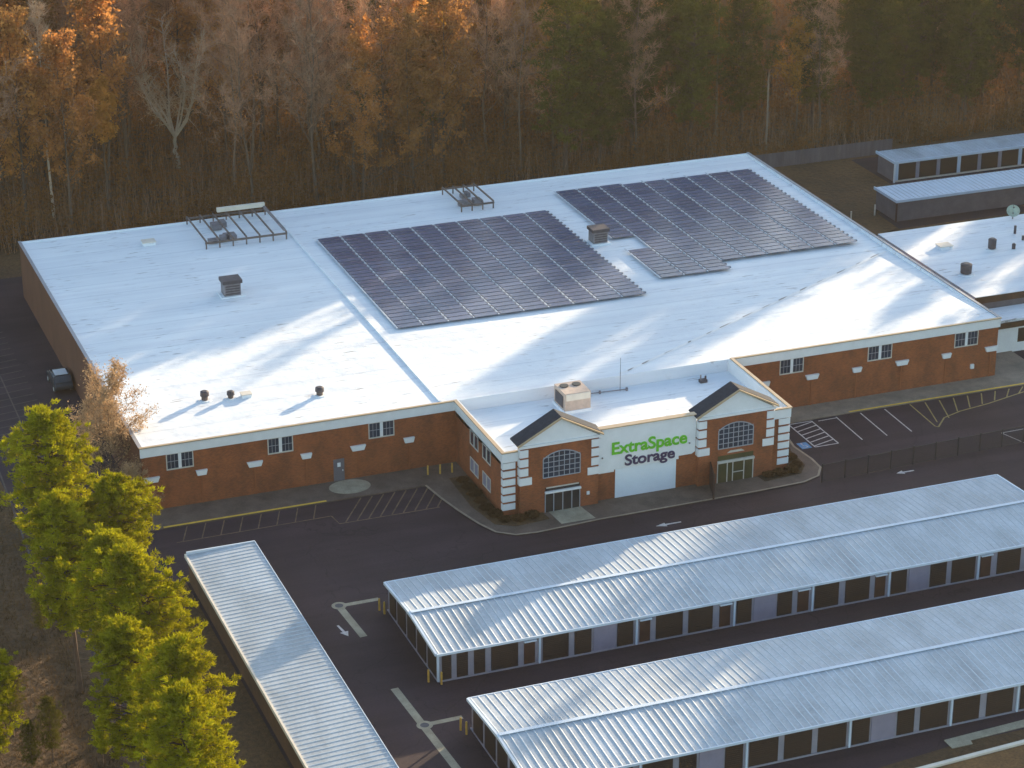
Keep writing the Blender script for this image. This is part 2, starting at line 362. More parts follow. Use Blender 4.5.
# roof deck: shallow valley running from the front edge to the right side, so the front corner tips towards it
rf = MB(); V = {}
A0=(0.3,.3,6.12); Bm=(27.5,.3,6.10); Cc=(45,.3,6.02); Dd=(W-.3,.3,6.16); E1=(W-.3,21.6,5.86); F1=(W-.3,D-.3,6.0); G1=(27.5,D-.3,6.06); H1=(.3,D-.3,6.04)
rf.poly([A0,Bm,G1,H1]); rf.poly([Bm,Cc,E1,F1,G1]); rf.poly([Cc,Dd,E1])
rf.poly([(Cc[0],.3,6.02),(Dd[0],.3,6.16),(Dd[0],.3,5.2),(Cc[0],.3,5.2)])
rf.build('roof', M['membrane'], B)
par = MB()     # low parapet, membrane-clad inside
par.box(0,.3,0,D,5.2,6.17); par.box(W-.3,W,0,D,5.2,6.17); par.box(.3,W-.3,D-.3,D,5.2,6.17)
par.box(.3,ex0,0,.3,5.26,6.17); par.box(ex1,W-.3,0,.3,5.26,6.17); par.box(ex0,ex1,0,.3,4.8,6.17)
par.build('parapet', M['membrane'], B)
MB().box(27.35,27.65,.4,D-.4,6.0,6.22).build('roof_seam', M['membrane'], B)
each('fascia', M['white'], B, [(-.12,ex0,-.12,-.002,5.28,6.12),(ex1,W+.12,-.12,-.002,5.28,6.12),
 (ex0-.12,ex0-.002,ey-.12,-.12,5.28,6.12),(ex1+.002,ex1+.12,ey-.12,-.12,5.28,6.12),
 (ex0-.002,30.2,ey-.12,ey-.002,5.28,6.12),(54.5,ex1+.002,ey-.12,ey-.002,5.28,6.12)])
each('coping', M['coping'], B, [(-.18,ex0-.2,-.2,.06,6.18,6.26),(ex1+.2,W+.18,-.2,.06,6.18,6.26),
 (ex0-.2,ex0+.12,ey-.2,.06,6.18,6.27),(ex1-.12,ex1+.2,ey-.2,.06,6.18,6.27),
 (ex0+.12,30.4,ey-.2,ey+.06,6.18,6.27),(54.3,ex1-.12,ey-.2,ey+.06,6.18,6.27),(37.5,47.0,ey-.25,ey+.35,7.0,7.09)])
each('side_coping', M['dimwhite'], B, [(W-.1,W+.2,.06,D+.1,6.18,6.25),(-.2,.12,.06,D+.1,6.18,6.22)])
# lap seam and settled dirt along the valley
def vz(x): return 6.02-.16*(x-45)/39.8
lp = MB(); lp.poly([(45.2,.45,vz(45.2)+.012),(84.5,21.2,vz(84.5)+.03),(84.4,21.5,vz(84.5)+.03),(45.0,.75,vz(45)+.03)])
lp.build('lap_seam', M['white'], B)
vrr = random.Random(3)
for u in (.04,.09,.17,.24,.31,.37,.45,.52,.58,.66,.73,.81,.88,.95):
    x = 45+u*39.8; y = .55+u*21.2; L = vrr.uniform(.5,1.9); w = vrr.uniform(.05,.13); z = vz(x)+.045
    MB().poly([(x-L/2,y-L*.27-w,z),(x,y-w*1.1,z),(x+L/2,y+L*.27,z),(x+L*.1,y+w*1.2,z),(x-L/2,y-L*.27+w*.6,z)]).build('dirt_streak', M['stain'], B)
# entrance block: roof, inner parapets
blk = MB(); blk.box(ex0+.3,ex1-.3,ey+.3,0,4.8,5.0); blk.build('entrance_roof', M['membrane'], B)
bp = MB(); bp.box(ex0,ex0+.3,ey,0,4.8,6.18); bp.box(ex1-.3,ex1,ey,0,4.8,6.18); bp.box(ex0+.3,37.5,ey+.002,ey+.3,4.8,6.18); bp.box(47.0,ex1-.3,ey+.002,ey+.3,4.8,6.18); bp.box(37.5,47.0,ey+.002,ey+.3,4.8,7.0)
bp.build('entrance_parapet', M['white'], B)
def frame_window(parent, x0, x1, z0, z1, y, cols=2, rows=1, wide=.16, name='window', glass='window', arch=0, gm=.045, fm='frame'):
    """window on a wall facing -y; frame proud of wall, glass behind it."""
    g = []
    if arch:
        n = 10
        top = [(x0+(x1-x0)*(1-i/n), z1-arch+arch*math.sin(PI*i/n)**.75) for i in range(n+1)]
    else: top = [(x1,z1),(x0,z1)]
    out = [(x0,z0),(x1,z0)]+top
    w = MB().prism_y(out, y-.012, y-.004).build(name, M[glass], parent)
    f = MB(); r = .05
    pts = out+[out[0]]
    for a, b in zip(pts[:-1], pts[1:]): f.bar((a[0],y-.03,a[1]), (b[0],y-.03,b[1]), r, 4)
    f.build('frame', M[fm], w)
    g = MB()
    for i in range(1, cols):
        x = x0+(x1-x0)*i/cols; zt = z1
        if arch: u = (x-x0)/(x1-x0); zt = z1-arch+arch*math.sin(PI*u)**.75
        g.box(x-gm/2, x+gm/2, y-.045, y-.013, z0, zt)
    for j in range(1, rows):
        z = z0+(z1-z0)*j/rows; g.box(x0, x1, y-.040, y-.014, z-gm/2, z+gm/2)
    if cols > 1 or rows > 1: g.build('glazing_bars', M['mullion'], w)
    return w
def pair_window(x0, x1, z0=3.82, z1=5.22):
    w = MB().box(x0, x1, -.012, -.004, z0, z1).build('window', M['window'], B)
    f = MB(); mx = (x0+x1)/2
    for a, b, c, d in ((x0-.06,x1+.06,z1-.02,z1+.06),(x0-.06,x1+.06,z0-.1,z0+.02),(x0-.06,x0+.03,z0,z1),(x1-.03,x1+.06,z0,z1)): f.box(a,b,-.05,-.003,c,d)
    f.build('frame', M['frame'], w)
    MB().box(mx-.14,mx+.14,-.06,-.003,z0,z1).build('post', M['white'], w)
    g = MB()
    for s in (0,1):
        u0 = x0+.03 if s == 0 else mx+.14; u1 = mx-.14 if s == 0 else x1-.03
        for i in (1,2): x = u0+(u1-u0)*i/3; g.box(x-.015,x+.015,-.03,-.013,z0,z1)
        z = (z0+z1)/2; g.box(u0,u1,-.032,-.0135,z-.02,z+.02)
    g.build('glazing_bars', M['mullion'], w)
for x0, x1 in ((2.2,4.5),(11.3,13.5),(20.6,22.9),(61.4,63.8),(70.8,73.3),(80.3,82.8)): pair_window(x0, x1)
# side windows on the block's left wall (face -x)
def side_window(y0, y1, z0, z1, glass):
    w = MB().box(ex0-.012, ex0-.004, y0, y1, z0, z1).build('side_window', M[glass], B)
    f = MB(); ym_ = (y0+y1)/2
    for a, b, c, d in ((y0-.06,y1+.06,z1-.02,z1+.06),(y0-.06,y1+.06,z0-.08,z0+.02),(y0-.06,y0+.03,z0,z1),(y1-.03,y1+.06,z0,z1),(ym_-.1,ym_+.1,z0,z1)): f.box(ex0-.05,ex0-.003,a,b,c,d)
    f.build('frame', M['frame'], w)
for (y0, y1) in ((-5.9,-3.9),(-9.0,-7.1)):
    side_window(y0, y1, 3.7, 5.0, 'window'); side_window(y0, y1, 1.1, 2.3, 'lavender')
# roof-drain collector heads with brick-coloured downspouts
dsm = mat('brown_downspout', (.26,.078,.026), .8, .15, 1)
for i, x in enumerate((.75,5.2,10.0,14.7,19.5,24.3,59.8,64.8,69.6,74.5,79.4,84.4)):
    d = MB().box(x-.07,x+.07,-.07,-.003,.14,2.85).build('downspout', dsm, B)
    hw = (.72, .52)[i % 2] if i < 6 else (.52, .72)[i % 2]
    c = MB().prism_y([(x-hw*.75,2.85),(x+hw*.75,2.85),(x+hw,3.32),(x-hw,3.32)], -.24, -.004); c.build('collector_head', M['white'], d)
dr = MB().box(17.2,18.2,-.05,-.004,.13,2.25).build('service_door', mat('grey_door', (.13,.12,.14), .5, .15, 2), B)
MB().box(17.55,17.85,-.07,-.051,1.5,1.9).build('door_pane', M['white'], dr); MB().box(18.0,18.08,-.1,-.051,1.05,1.2).build('handle', M['chrome'], dr)
MB().box(82.2,82.55,-.22,-.004,1.3,1.75).build('wall_lamp', M['white'], B)
# gabled bays
def bay(cx, mirror):
    x0, x1 = cx-3.65, cx+3.65; y = ey-.5
    MB().box(x0, x1, y, ey-.003, 0, 6.55).build('bay_wall', M['brick'], B)
    g = MB()
    g.box(x0-.12, x1+.12, y-.14, ey+.6, 6.555, 6.80)
    g.prism_y([(x0+.05,6.803),(x1-.05,6.803),(cx,8.86)], y-.02, ey+.9)
    gb = g.build('gable', M['white'], B)
    th = .14
    for s in (-1, 1):
        rk = MB()
        ex = cx+s*3.98
        pts = [(ex,6.95),(cx,9.08),(cx,9.08-th*1.15),(ex,6.95-th*1.15)]
        rk.prism_y(pts, y-.34, y-.18).build('raking_trim', M['coping'], gb)
    for s in (-1, 1):
        sh = MB()
        ex = cx+s*4.0
        sh.prism_y([(ex,6.99),(cx+s*.001,9.13),(cx+s*.001,9.13-.12),(ex,6.99-.12)], y-.18, ey+1.1).build('shingles', M['shingle'], gb)
    # quoins at each edge
    for s in (-1, 1):
        xe = x0 if s < 0 else x1
        for k in range(4):
            z0 = 3.05+k*.88 ; wdt = 1.45 if k == 0 else .98
            a, b = (xe-.05, xe+wdt*.72) if s < 0 else (xe-wdt*.72, xe+.05)
            if k == 0: a, b = (a-.0, b) 
            q = MB(); q.box(a, b, y-.07, y-.003, z0, z0+.70)
            a2, b2 = (xe-.10, xe-.003) if s < 0 else (xe+.003, xe+.10)
            q.box(a2, b2, y-.0, ey-.004, z0, z0+.70); q.build('quoin', M['white'], B)
    return x0, x1, y
for cx in (33.85, 50.75):
    x0, x1, y = bay(cx, 0)
    if cx < 40:
        frame_window(B, 32.3,35.75,3.45,5.85,y,7,5,name='arched_window',arch=.62,gm=.06,fm='mullion')
        d = MB().box(32.5,35.75,y-.02,y-.004,.13,2.45).build('glass_entry', M['entry'], B)
        f = MB()
        MB().box(32.45,35.8,y-.25,y-.021,1.98,2.14).build('transom', M['white'], d)
        for x in (32.5,33.3,34.15,35.0,35.75): f.box(x-.04,x+.04,y-.05,y-.021,.13,1.98)
        f.build('frame', M['mullion'], d)
        MB().box(32.6,35.65,y-.04,y-.021,2.40,2.52).build('transom_trim', M['frame'], d)
        MB().box(36.4,36.65,y-.1,y-.004,1.2,1.5).build('keypad', M['white'], B)
    else:
        frame_window(B, 49.0,52.4,3.45,5.85,y,7,5,name='arched_window',arch=.62,gm=.06,fm='mullion')
        d = MB().box(49.0,52.5,y-.02,y-.004,.13,2.75).build('glass_entry', M['olive'], B)
        f = MB(); f.box(48.95,52.55,y-.22,y-.021,2.08,2.28)
        for x in (49.0,49.95,50.5,51.6,52.5): f.box(x-.045,x+.045,y-.05,y-.021,.13,2.08)
        f.build('frame', M['frame'], d)
        fr = MB(); fr.box(50.5,51.6,y-.05,y-.023,.95,1.03); fr.build('push_bar', M['frame'], d)
        MB().prism_y([(49.9,2.95),(51.6,2.95),(51.3,3.15),(50.2,3.15)], y-.05, y-.004).build('address_plate', M['frame'], B)
# corner quoins
for k in range(6):
    z0 = .72+k*.78
    q = MB(); q.box(ex0-.075, ex0+1.1, ey-.08, ey-.003, z0, z0+.58); q.box(ex0-.075, ex0-.003, ey-.003, ey+.35, z0, z0+.58); q.build('corner_quoin', M['white'], B)
    q = MB(); q.box(ex1-1.05, ex1+.075, ey-.08, ey-.003, z0, z0+.58); q.box(ex1+.003, ex1+.075, ey-.003, ey+.35, z0, z0+.58); q.build('corner_quoin', M['white'], B)
# sign panel with its cut-out foot, overhead door below
sp = MB().prism_y([(37.55,2.75),(39.15,2.75),(39.15,2.95),(45.35,2.95),(45.35,3.25),(46.6,3.25),(46.95,3.45),(46.95,6.995),(37.55,6.995)], ey-.10, ey-.004)
spo = sp.build('sign_panel', M['white'], B)
def lettering(txt, name, x0, x1, zb, caph, m, bold):
    cu = bpy.data.curves.new(name, 'FONT'); cu.body = txt; cu.size = 1; cu.offset = bold; cu.extrude = .04
    to = bpy.data.objects.new('tmp', cu); C.objects.link(to); bpy.context.view_layer.update()
    me = bpy.data.meshes.new_from_object(to); bpy.data.objects.remove(to)
    co_ = np.empty(len(me.vertices)*3); me.vertices.foreach_get('co', co_); co_ = co_.reshape(-1,3)
    mn, mxx = co_[:,0].min(), co_[:,0].max()
    X = x0+(co_[:,0]-mn)/(mxx-mn)*(x1-x0); Z = zb+co_[:,1]*caph/.70; Y = ey-.15-co_[:,2]
    me.vertices.foreach_set('co', np.stack([X,Y,Z],1).ravel()); me.materials.clear(); me.materials.append(M[m]); me.update()
    o = bpy.data.objects.new(name, me); C.objects.link(o); o.parent = spo; return o
lettering('ExtraSpace', 'green_lettering', 38.9, 46.1, 4.45, 1.12, 'green', .021)
lettering('Storage', 'dark_lettering', 40.15, 44.95, 3.2, 1.0, 'purple', .022)
for x, z in ((38.0,4.25),(46.35,4.35)): MB().box(x-.06,x+.06,ey-.2,ey-.101,z-.06,z+.06).build('anchor', M['greymetal'], spo)
gd = MB().box(39.3,45.15,ey-.03,ey-.004,.13,2.94).build('overhead_door', M['whitemetal'], B)
sl = MB()
for i in range(6): sl.box(39.32,45.13,ey-.045,ey-.031,.16+i*.465,.16+i*.465+.43)
sl.build('door_slats', M['whitemetal'], gd)
# slim wall pilasters on the long front (slight relief)
# ------------------------------------------------------------------ rooftop equipment
RZ = 6.1
HAZE = .000045
def boxvent(name, label, cat, x, y, z, w, d, h, m='greymetal'):
    t_ = thing(name, label, cat, (x,y,z))
    MB().box(-w*.42,w*.42,-d*.42,d*.42,0,h*.8).build('housing', M[m], t_)
    MB().box(-w*.5,w*.5,-d*.5,d*.5,h*.8,h).build('cap', M['darkmetal'], t_)
    MB().box(-w*.6,w*.6,-d*.6,d*.6,-.12,.12).build('curb', M['membrane'], t_)
    l = MB()
    for k in range(4): l.box(-w*.36,w*.36,-d*.42-.03,-d*.42-.003,h*(.15+.15*k),h*(.23+.15*k))
    l.build('louvre', M['darkmetal'], t_)
    MB().box(w*.42+.003,w*.42+.03,-d*.3,d*.3,h*.15,h*.7).build('side_panel', M['black'], t_)
    return t_
boxvent('exhaust_vent', 'square dark metal exhaust vent standing alone on the left part of the white roof', 'vent', 16.9, 33.2, 6.08, 2.0, 1.7, 1.75)
boxvent('exhaust_vent', 'square grey exhaust vent in the white gap between the two solar arrays', 'vent', 57.1, 34.3, 6.05, 1.9, 1.7, 1.7)
def stubvent(x, y, z, r, h, label, name='roof_vent', drum=False):
    t_ = thing(name, label, 'vent', (x,y,z))
    MB().tube([(0,0,-.05),(0,0,h*.7)], [r*.7,r*.7], 10).build('pipe', M['rust'], t_)
    MB().tube([(0,0,h*(.12 if drum else .5)),(0,0,h*.9),(0,0,h)], [r*(.9 if drum else 1),r*.95,r*.55], 12).build('hood', M['darkmetal'], t_)
    MB().tube([(0,0,-.06),(0,0,.07)], [r*1.5,r*1.4], 10).build('flashing', M['membrane'], t_)
stubvent(7.8,8.3,RZ,.42,.95,'dark stub vent farthest left of the row near the front left roof edge')
stubvent(10.1,7.9,RZ,.36,.75,'small dark stub vent beside a pale hatch on the left roof')
stubvent(17.8,5.7,RZ,.42,.85,'dark stub vent on the left roof, rightmost of the low vents')
def hatch(x, y, z, w, label):
    t_ = thing('roof_hatch', label, 'roof hatch', (x,y,z))
    MB().box(-w/2,w/2,-w*.4,w*.4,-.05,.3).build('curb', M['membrane'], t_); MB().box(-w*.55,w*.55,-w*.45,w*.45,.3,.38).build('lid', M['cream'], t_)
hatch(11.5,7.8,RZ,.9,'small pale hatch beside the middle stub vent on the left roof')
hatch(12.6,50.6,RZ,1.3,'pale low hatch near the back left corner of the white roof')
# steel dunnage racks at the back roof edge
def rack(x0, x1, y0, y1, z, n, label, box=True):
    t_ = thing('equipment_rack', label, 'rack', ((x0+x1)/2,(y0+y1)/2,z)); w = (x1-x0)/2; d = (y1-y0)/2
    f = MB()
    for i in range(n):
        x = -w+2*w*i/(n-1); f.box(x-.07,x+.07,-d,d,.78,.93)
    f.build('rail', M['rust'], t_)
    each('cross_beam', M['rust'], t_, [(-w-.1,w+.1,-d,-d+.16,.56,.747),(-w-.1,w+.1,d-.16,d,.56,.747)])
    for i in range(n):
        x = -w+2*w*i/(n-1)
        for s in (-1,1): MB().box(x-.06,x+.06,s*(d-.08)-.06,s*(d-.08)+.06,0,.557).build('leg', M['rust'], t_)
    return t_
r1 = rack(17.9,26.6,46.8,55.3,6.08,7,'wide rusty steel equipment rack at the back edge of the left roof')
MB().box(-1.0,4.3,3.95,4.35,1.0,1.45).build('wind_screen', M['cream'], r1)
MB().box(4.06,4.3,-4.2,3.9,.952,1.15).build('side_beam', M['greymetal'], r1)
e = MB()
rr = random.Random(5)
for i in range(7): a, b = rr.uniform(-4.1,-1.2), rr.uniform(-2.9,2.4); MB().box(a,a+rr.uniform(.5,1.1),b,b+rr.uniform(.5,1.3),.05,rr.uniform(.4,.72)).build('duct_piece', M['greymetal'], r1)
r2 = rack(46.9,50.6,48.4,54.8,6.06,4,'small rusty equipment rack behind the left solar array at the back roof edge')
e = MB()
for i in range(6): a, b = rr.uniform(-1.7,1.0), rr.uniform(-2.8,1.8); MB().box(a,a+rr.uniform(.4,.9),b,b+rr.uniform(.5,1.2),.05,rr.uniform(.4,.73)).build('duct_piece', M['greymetal'], r2)
# beige air conditioner on the entrance roof
ac = thing('rooftop_air_conditioner', 'beige rooftop air conditioner with two dark fans on the entrance roof', 'air conditioner', (39.1,-2.6,5.0))
MB().box(-1.25,1.25,-1.3,1.3,.3,1.95).build('cabinet', M['hvac'], ac)
MB().box(-1.35,1.35,-1.4,1.4,-.02,.297).build('curb', M['membrane'], ac)
for x in (-.6,.6):
    MB().tube([(x,.55,1.953),(x,.55,2.02)], [.42,.42], 14).build('fan', M['black'], ac)
MB().box(-1.32,-1.253,-.9,.9,.5,1.6).build('coil', M['darkmetal'], ac)
MB().box(-1.15,1.15,-1.42,-1.303,1.3,1.9).build('intake_hood', M['cream'], ac)
pl = MB(); 
pl.bar((40.8,-.6,5.15),(45.2,-.9,5.15),.05); pl.bar((45.2,-.9,5.0),(45.2,-.9,5.3),.12); pl.bar((42.6,-.7,5.0),(42.6,-.7,5.3),.10)
tag(pl.build('gas_pipe', M['greymetal']), 'thin pipe run on the entrance roof from the air conditioner to the antenna', 'pipe')
tag(MB().tube([(44.6,-.75,5.0),(44.6,-.75,8.3)],[.035,.02],6).build('antenna', M['greymetal']), 'thin antenna mast at the back of the entrance roof', 'antenna')
v_ = thing('pipe_vent', 'small dark twin pipe vent at the right of the entrance roof', 'vent', (52.6,-1.6,5.0))
MB().box(-.35,.35,-.25,.25,0,.28).build('base', M['darkmetal'], v_); MB().bar((-.25,0,.283),(-.25,0,.75),.07).build('pipe', M['greymetal'], v_); MB().bar((.25,0,.283),(.25,0,.6),.09).build('pipe', M['darkmetal'], v_)
# ------------------------------------------------------------------ solar arrays
ordn = ['leftmost','second','third','fourth','fifth','sixth','seventh','eighth','ninth','tenth']
panel_me = None
def solar_column(x0, w, spans, label, group):
    t_ = thing('solar_panel_column', label, 'solar panels', (x0+w/2, spans[0][0], RZ+.05), group)
    global panel_me, rail_me
    if panel_me is None:
        pm = MB(); a = R(1.6); L = .885
        hw = (w-.30)/2
        z0, z1 = .12, .12+L*math.sin(a)
        # front edge raised, tilting down towards the back
        pm.v += [(-hw,0,z1),(hw,0,z1),(hw,L,z0),(-hw,L,z0),(-hw,0,z1-.04),(hw,0,z1-.04),(hw,L,z0-.04),(-hw,L,z0-.04)]
        pm.f += [(0,1,2,3),(7,6,5,4),(4,5,1,0),(5,6,2,1),(6,7,3,2),(7,4,0,3)]
        # thin pale frame strip on the front edge plus a centre joint
        panel_me = pm.mesh('panel', M['solar'])
        fm = MB(); fm.box(-hw,hw,-.022,-.003,z1-.04,z1+.004); fm.box(-.02,.02,.02,L*.97,z1-.02,z1-.01)
        for s in (-1,1): fm.box(s*hw-.02,s*hw+.25,.30,.55,.02,.142)
        rail_me = fm.mesh('panel_frame', M['rail'])
    for y0, y1 in spans:
        MB().box(-w/2-.08,-w/2+.08,y0-spans[0][0],y1-spans[0][0],.10,.135).build('rail', M['palegap'], t_)  # pale strip added to brighten the column gap, where roof shows through
        k = int(round((y1-y0)/.97))
        for i in range(k):
            o = bpy.data.objects.new('panel', panel_me); C.objects.link(o); o.parent = t_
            o.location = (0, y0-spans[0][0]+i*.97, 0)
            p = bpy.data.objects.new('panel_frame', rail_me); C.objects.link(p); p.parent = o
wl = 26.2/10
for i in range(10):
    nm = ordn[i] if i < 9 else 'rightmost'
    solar_column(29.4+i*wl, wl, [(18.2,45.2)], '%s column of dark solar panels in the left rooftop array' % (nm if i in (0,9) else nm+' from left'), 'solar panel columns on the white roof')
wr = 23.9/9
for i in range(9):
    y0 = 21.7 if i < 3 else 24.2
    spans = [(21.7,30.9),(34.3,50.8)] if i == 0 else [(y0,50.8)]
    nm = ordn[i] if i < 8 else 'rightmost'
    lab = '%s column of dark solar panels in the right rooftop array' % (nm if i in (0,8) else nm+' from left')
    if i == 0: lab = 'leftmost column of the right solar array, broken by a white gap near the vent'
    solar_column(58.7+i*wr, wr, spans, lab, 'solar panel columns on the white roof')

# ------------------------------------------------------------------ drive-up storage sheds
def downspout(parent, x, y, z, m='trim'):
    MB().box(x-.07,x+.07,y-.14,y-.003,.05,z).build('downspout', M[m], parent)
def long_shed(name, label, x0, x1, y0, y1, items, end, h=2.5, rise=.42):
    S = thing(name, label, 'storage shed', (x0,y0,0), 'drive-up storage sheds'); L = x1-x0; Dp = y1-y0
    MB().box(.04,L-.04,.04,Dp-.04,0,h-.12).build('wall', M['pilaster'], S)
    ym_ = Dp/2
    r = MB(); o = .12
    r.v += [(-o,-o,h),(L+o,-o,h),(L+o,ym_,h+rise),(-o,ym_,h+rise),(L+o,Dp+o,h),(-o,Dp+o,h),(-o,-o,h-.1),(L+o,-o,h-.1),(L+o,Dp+o,h-.1),(-o,Dp+o,h-.1)]
    r.f += [(0,1,2,3),(3,2,4,5),(6,9,8,7)]
    ro = r.build('roof', M['shedroof'], S)
    rb = MB(); k = int(L/.61); w = .045; hh = .036
    for i in range(k+1):
        x = i*L/k
        for a, za, b, zb in ((-o,h,ym_,h+rise),(ym_,h+rise,Dp+o,h)):
            n_ = len(rb.v)
            rb.v += [(x-w*1.5,a,za+.002),(x-w*.6,a,za+hh),(x+w*.6,a,za+hh),(x+w*1.5,a,za+.002),(x-w*1.5,b,zb+.002),(x-w*.6,b,zb+hh),(x+w*.6,b,zb+hh),(x+w*1.5,b,zb+.002)]
            rb.f += [(n_,n_+1,n_+5,n_+4),(n_+1,n_+2,n_+6,n_+5),(n_+2,n_+3,n_+7,n_+6),(n_,n_+3,n_+2,n_+1)]
    rb.build('standing_seams', M['shedrib'], ro)
    c = MB(); c.prism_y([(-o,h+rise+.06),(L+o,h+rise+.06),(L+o,h+rise+.10),(-o,h+rise+.10)], ym_-.17, ym_+.17); c.build('ridge_cap', M['trim'], ro)
    e = MB()
    each('gutter', M['trim'], S, [(-o-.05,L+o+.05,-o-.12,-o-.003,h-.16,h+.03),(-o-.05,L+o+.05,Dp+o+.003,Dp+o+.12,h-.16,h+.03)])
    for xa, xb in ((-o-.18,-o-.003),(L+o+.003,L+o+.18)):
        e = MB()
        for a, za, b, zb in ((-o,h,ym_,h+rise),(ym_,h+rise,Dp+o,h)):
            n_ = len(e.v); e.v += [(xa,a,za-.16),(xb,a,za-.16),(xb,a,za+.07),(xa,a,za+.07),(xa,b,zb-.16),(xb,b,zb-.16),(xb,b,zb+.07),(xa,b,zb+.07)]
            e.f += [(n_+3,n_+2,n_+6,n_+7),(n_,n_+3,n_+7,n_+4),(n_+1,n_+5,n_+6,n_+2),(n_,n_+4,n_+5,n_+1),(n_,n_+1,n_+2,n_+3),(n_+4,n_+7,n_+6,n_+5)]
        e.build('rake_trim', M['trim'], S)
    MB().box(0,L,-.1,.037,0,.12).build('foundation', M['pilaster'], S)
    for k_, a, b in items:
        a -= x0; b -= x0
        if k_ == 'D':
            d = MB().box(a,b,-.02,.035,.12,h-.28).build('roll_up_door', M['rolldoor'], S)
            g = MB()
            for j in range(12): z = .16+j*(h-.46)/12; g.box(a+.02,b-.02,-.035,-.021,z,z+.1)
            g.build('corrugation', M['rolldoor'], d)
        elif k_ == 'A':
            MB().box(a,b,-.005,.036,.12,h-.42).build('hall_door', M['reddoor'], S)
            MB().box(a-.05,b+.05,-.24,-.003,h-.40,h-.27).build('door_canopy', M['trim'], S)
        elif k_ == 'G':
            MB().box(a,b,-.05,.037,.12,h-.24).build('blank_panel', M['lavender'], S)
        elif k_ == '|': downspout(S, a, -.02, h-.1)
    for a, b in end:
        MB().box(-.03,.036,a-y0,b-y0,.12,h-.3).build('end_door', M['rolldoor'], S)
    MB().box(-.08,.037,-.04,Dp,0,.1).build('end_foundation', M['pilaster'], S)
    MB().box(-.13,.03,-.13,.03,.1,h-.12).build('corner_post', M['trim'], S)
    return S
mod = lambda s: [('D',s+.2,s+1.5),('G',s+1.7,s+3.65),('D',s+3.8,s+5.2),('A',s+5.7,s+6.6),('|',s+7.0,0),('D',s+7.2,s+9.4),('D',s+9.9,s+12.1),('A',s+12.6,s+13.6)]
it1 = [('D',14.5,15.25),('D',15.7,16.6),('D',17.1,18.0),('D',18.5,20.7),('A',21.2,22.1),('|',22.45,0),('D',22.75,24.9),('D',25.4,26.8),('G',27.0,28.85),('D',29.0,30.35),('|',30.6,0),('A',30.9,31.8),('D',32.3,34.6),('D',35.1,37.2),('A',37.8,38.75),('|',39.05,0),('D',39.3,40.6),('G',40.8,42.75),('D',42.9,44.2),('A',44.7,45.7),('|',46.0,0),('D',46.25,48.4),('D',49.0,51.2),('A',51.7,52.65),('|',52.95,0),('D',53.2,54.6),('G',54.8,56.6),('D',56.8,58.3),('D',58.8,61.0),('|',61.25,0),('A',61.5,62.5),('D',63.1,65.3),('D',65.8,68),('D',68.4,69.9)]
long_shed('storage_shed', 'long metal-roofed storage shed nearest the brick building, its whole left end in view', 14.2, 70.2, -36.7, -24.45, it1,
          [(-26.5,-25.0),(-28.9,-26.95),(-31.3,-29.4),(-33.8,-31.8),(-36.3,-34.3)])
it2 = [('D',14.5,15.9),('D',16.4,18.6),('D',19.1,21.8),('|',22.35,0),('D',22.6,24.9),('D',25.4,26.75),('G',26.95,28.85),('D',29.0,30.4),('|',30.65,0),('D',30.9,33.2),('D',33.7,35.9),('D',36.4,38.7),('|',38.95,0),('D',39.2,40.6),('G',40.75,42.7),('D',42.9,44.3),('D',44.8,47.1),('|',47.35,0),('D',47.6,49.8),('D',50.4,52.65),('|',53.0,0),('D',53.3,55.6),('D',56.1,58.3),('G',58.6,60.4),('D',60.7,62.9),('|',63.1,0),('D',63.4,65.6),('D',66,68.2)]
long_shed('storage_shed', 'long metal-roofed storage shed nearest the camera, running out of frame at bottom right', 14.2, 70.2, -56.2, -43.94, it2,
          [(-46.4,-44.5),(-49.0,-46.9),(-51.4,-49.5),(-53.4,-52.0),(-55.6,-53.9)])
# bollards at shed corners
def bollards(spots, h, label, m='bollard', group='yellow bollards', labels=None):
    src = None
    for i, (x, y) in enumerate(spots):
        o = MB().tube([(0,0,0),(0,0,h*.93),(0,0,h)], [.085,.085,.04], 8).build('bollard', M[m]) if src is None else src.copy()
        if src is None: src = o
        else: C.objects.link(o)
        o.location = (x,y,.004); tag(o, (labels or [label]*9)[i], 'bollard', group)
bollards([(13.75,-24.9),(13.55,-24.2),(13.5,-36.4),(14.3,-37.1),(13.6,-44.6),(13.4,-43.9)], 1.1, '', labels=[
 'yellow bollard at the back left corner of the upper storage shed, nearer its wall','yellow bollard at the back left corner of the upper storage shed, farther out','left yellow bollard of the pair at the front left corner of the upper storage shed','right yellow bollard of the pair at the front left corner of the upper storage shed','yellow bollard against the back left corner of the lowest storage shed','outer yellow bollard at the back left corner of the lowest storage shed'])
bollards([(25.5,-1.7),(26.6,-1.9),(27.7,-2.0)], 1.05, '', labels=['leftmost of three tan posts by the inner corner of the brick wall','middle of three tan posts by the inner corner of the brick wall','rightmost of three tan posts by the inner corner of the brick wall'], group='tan posts by the inner corner')

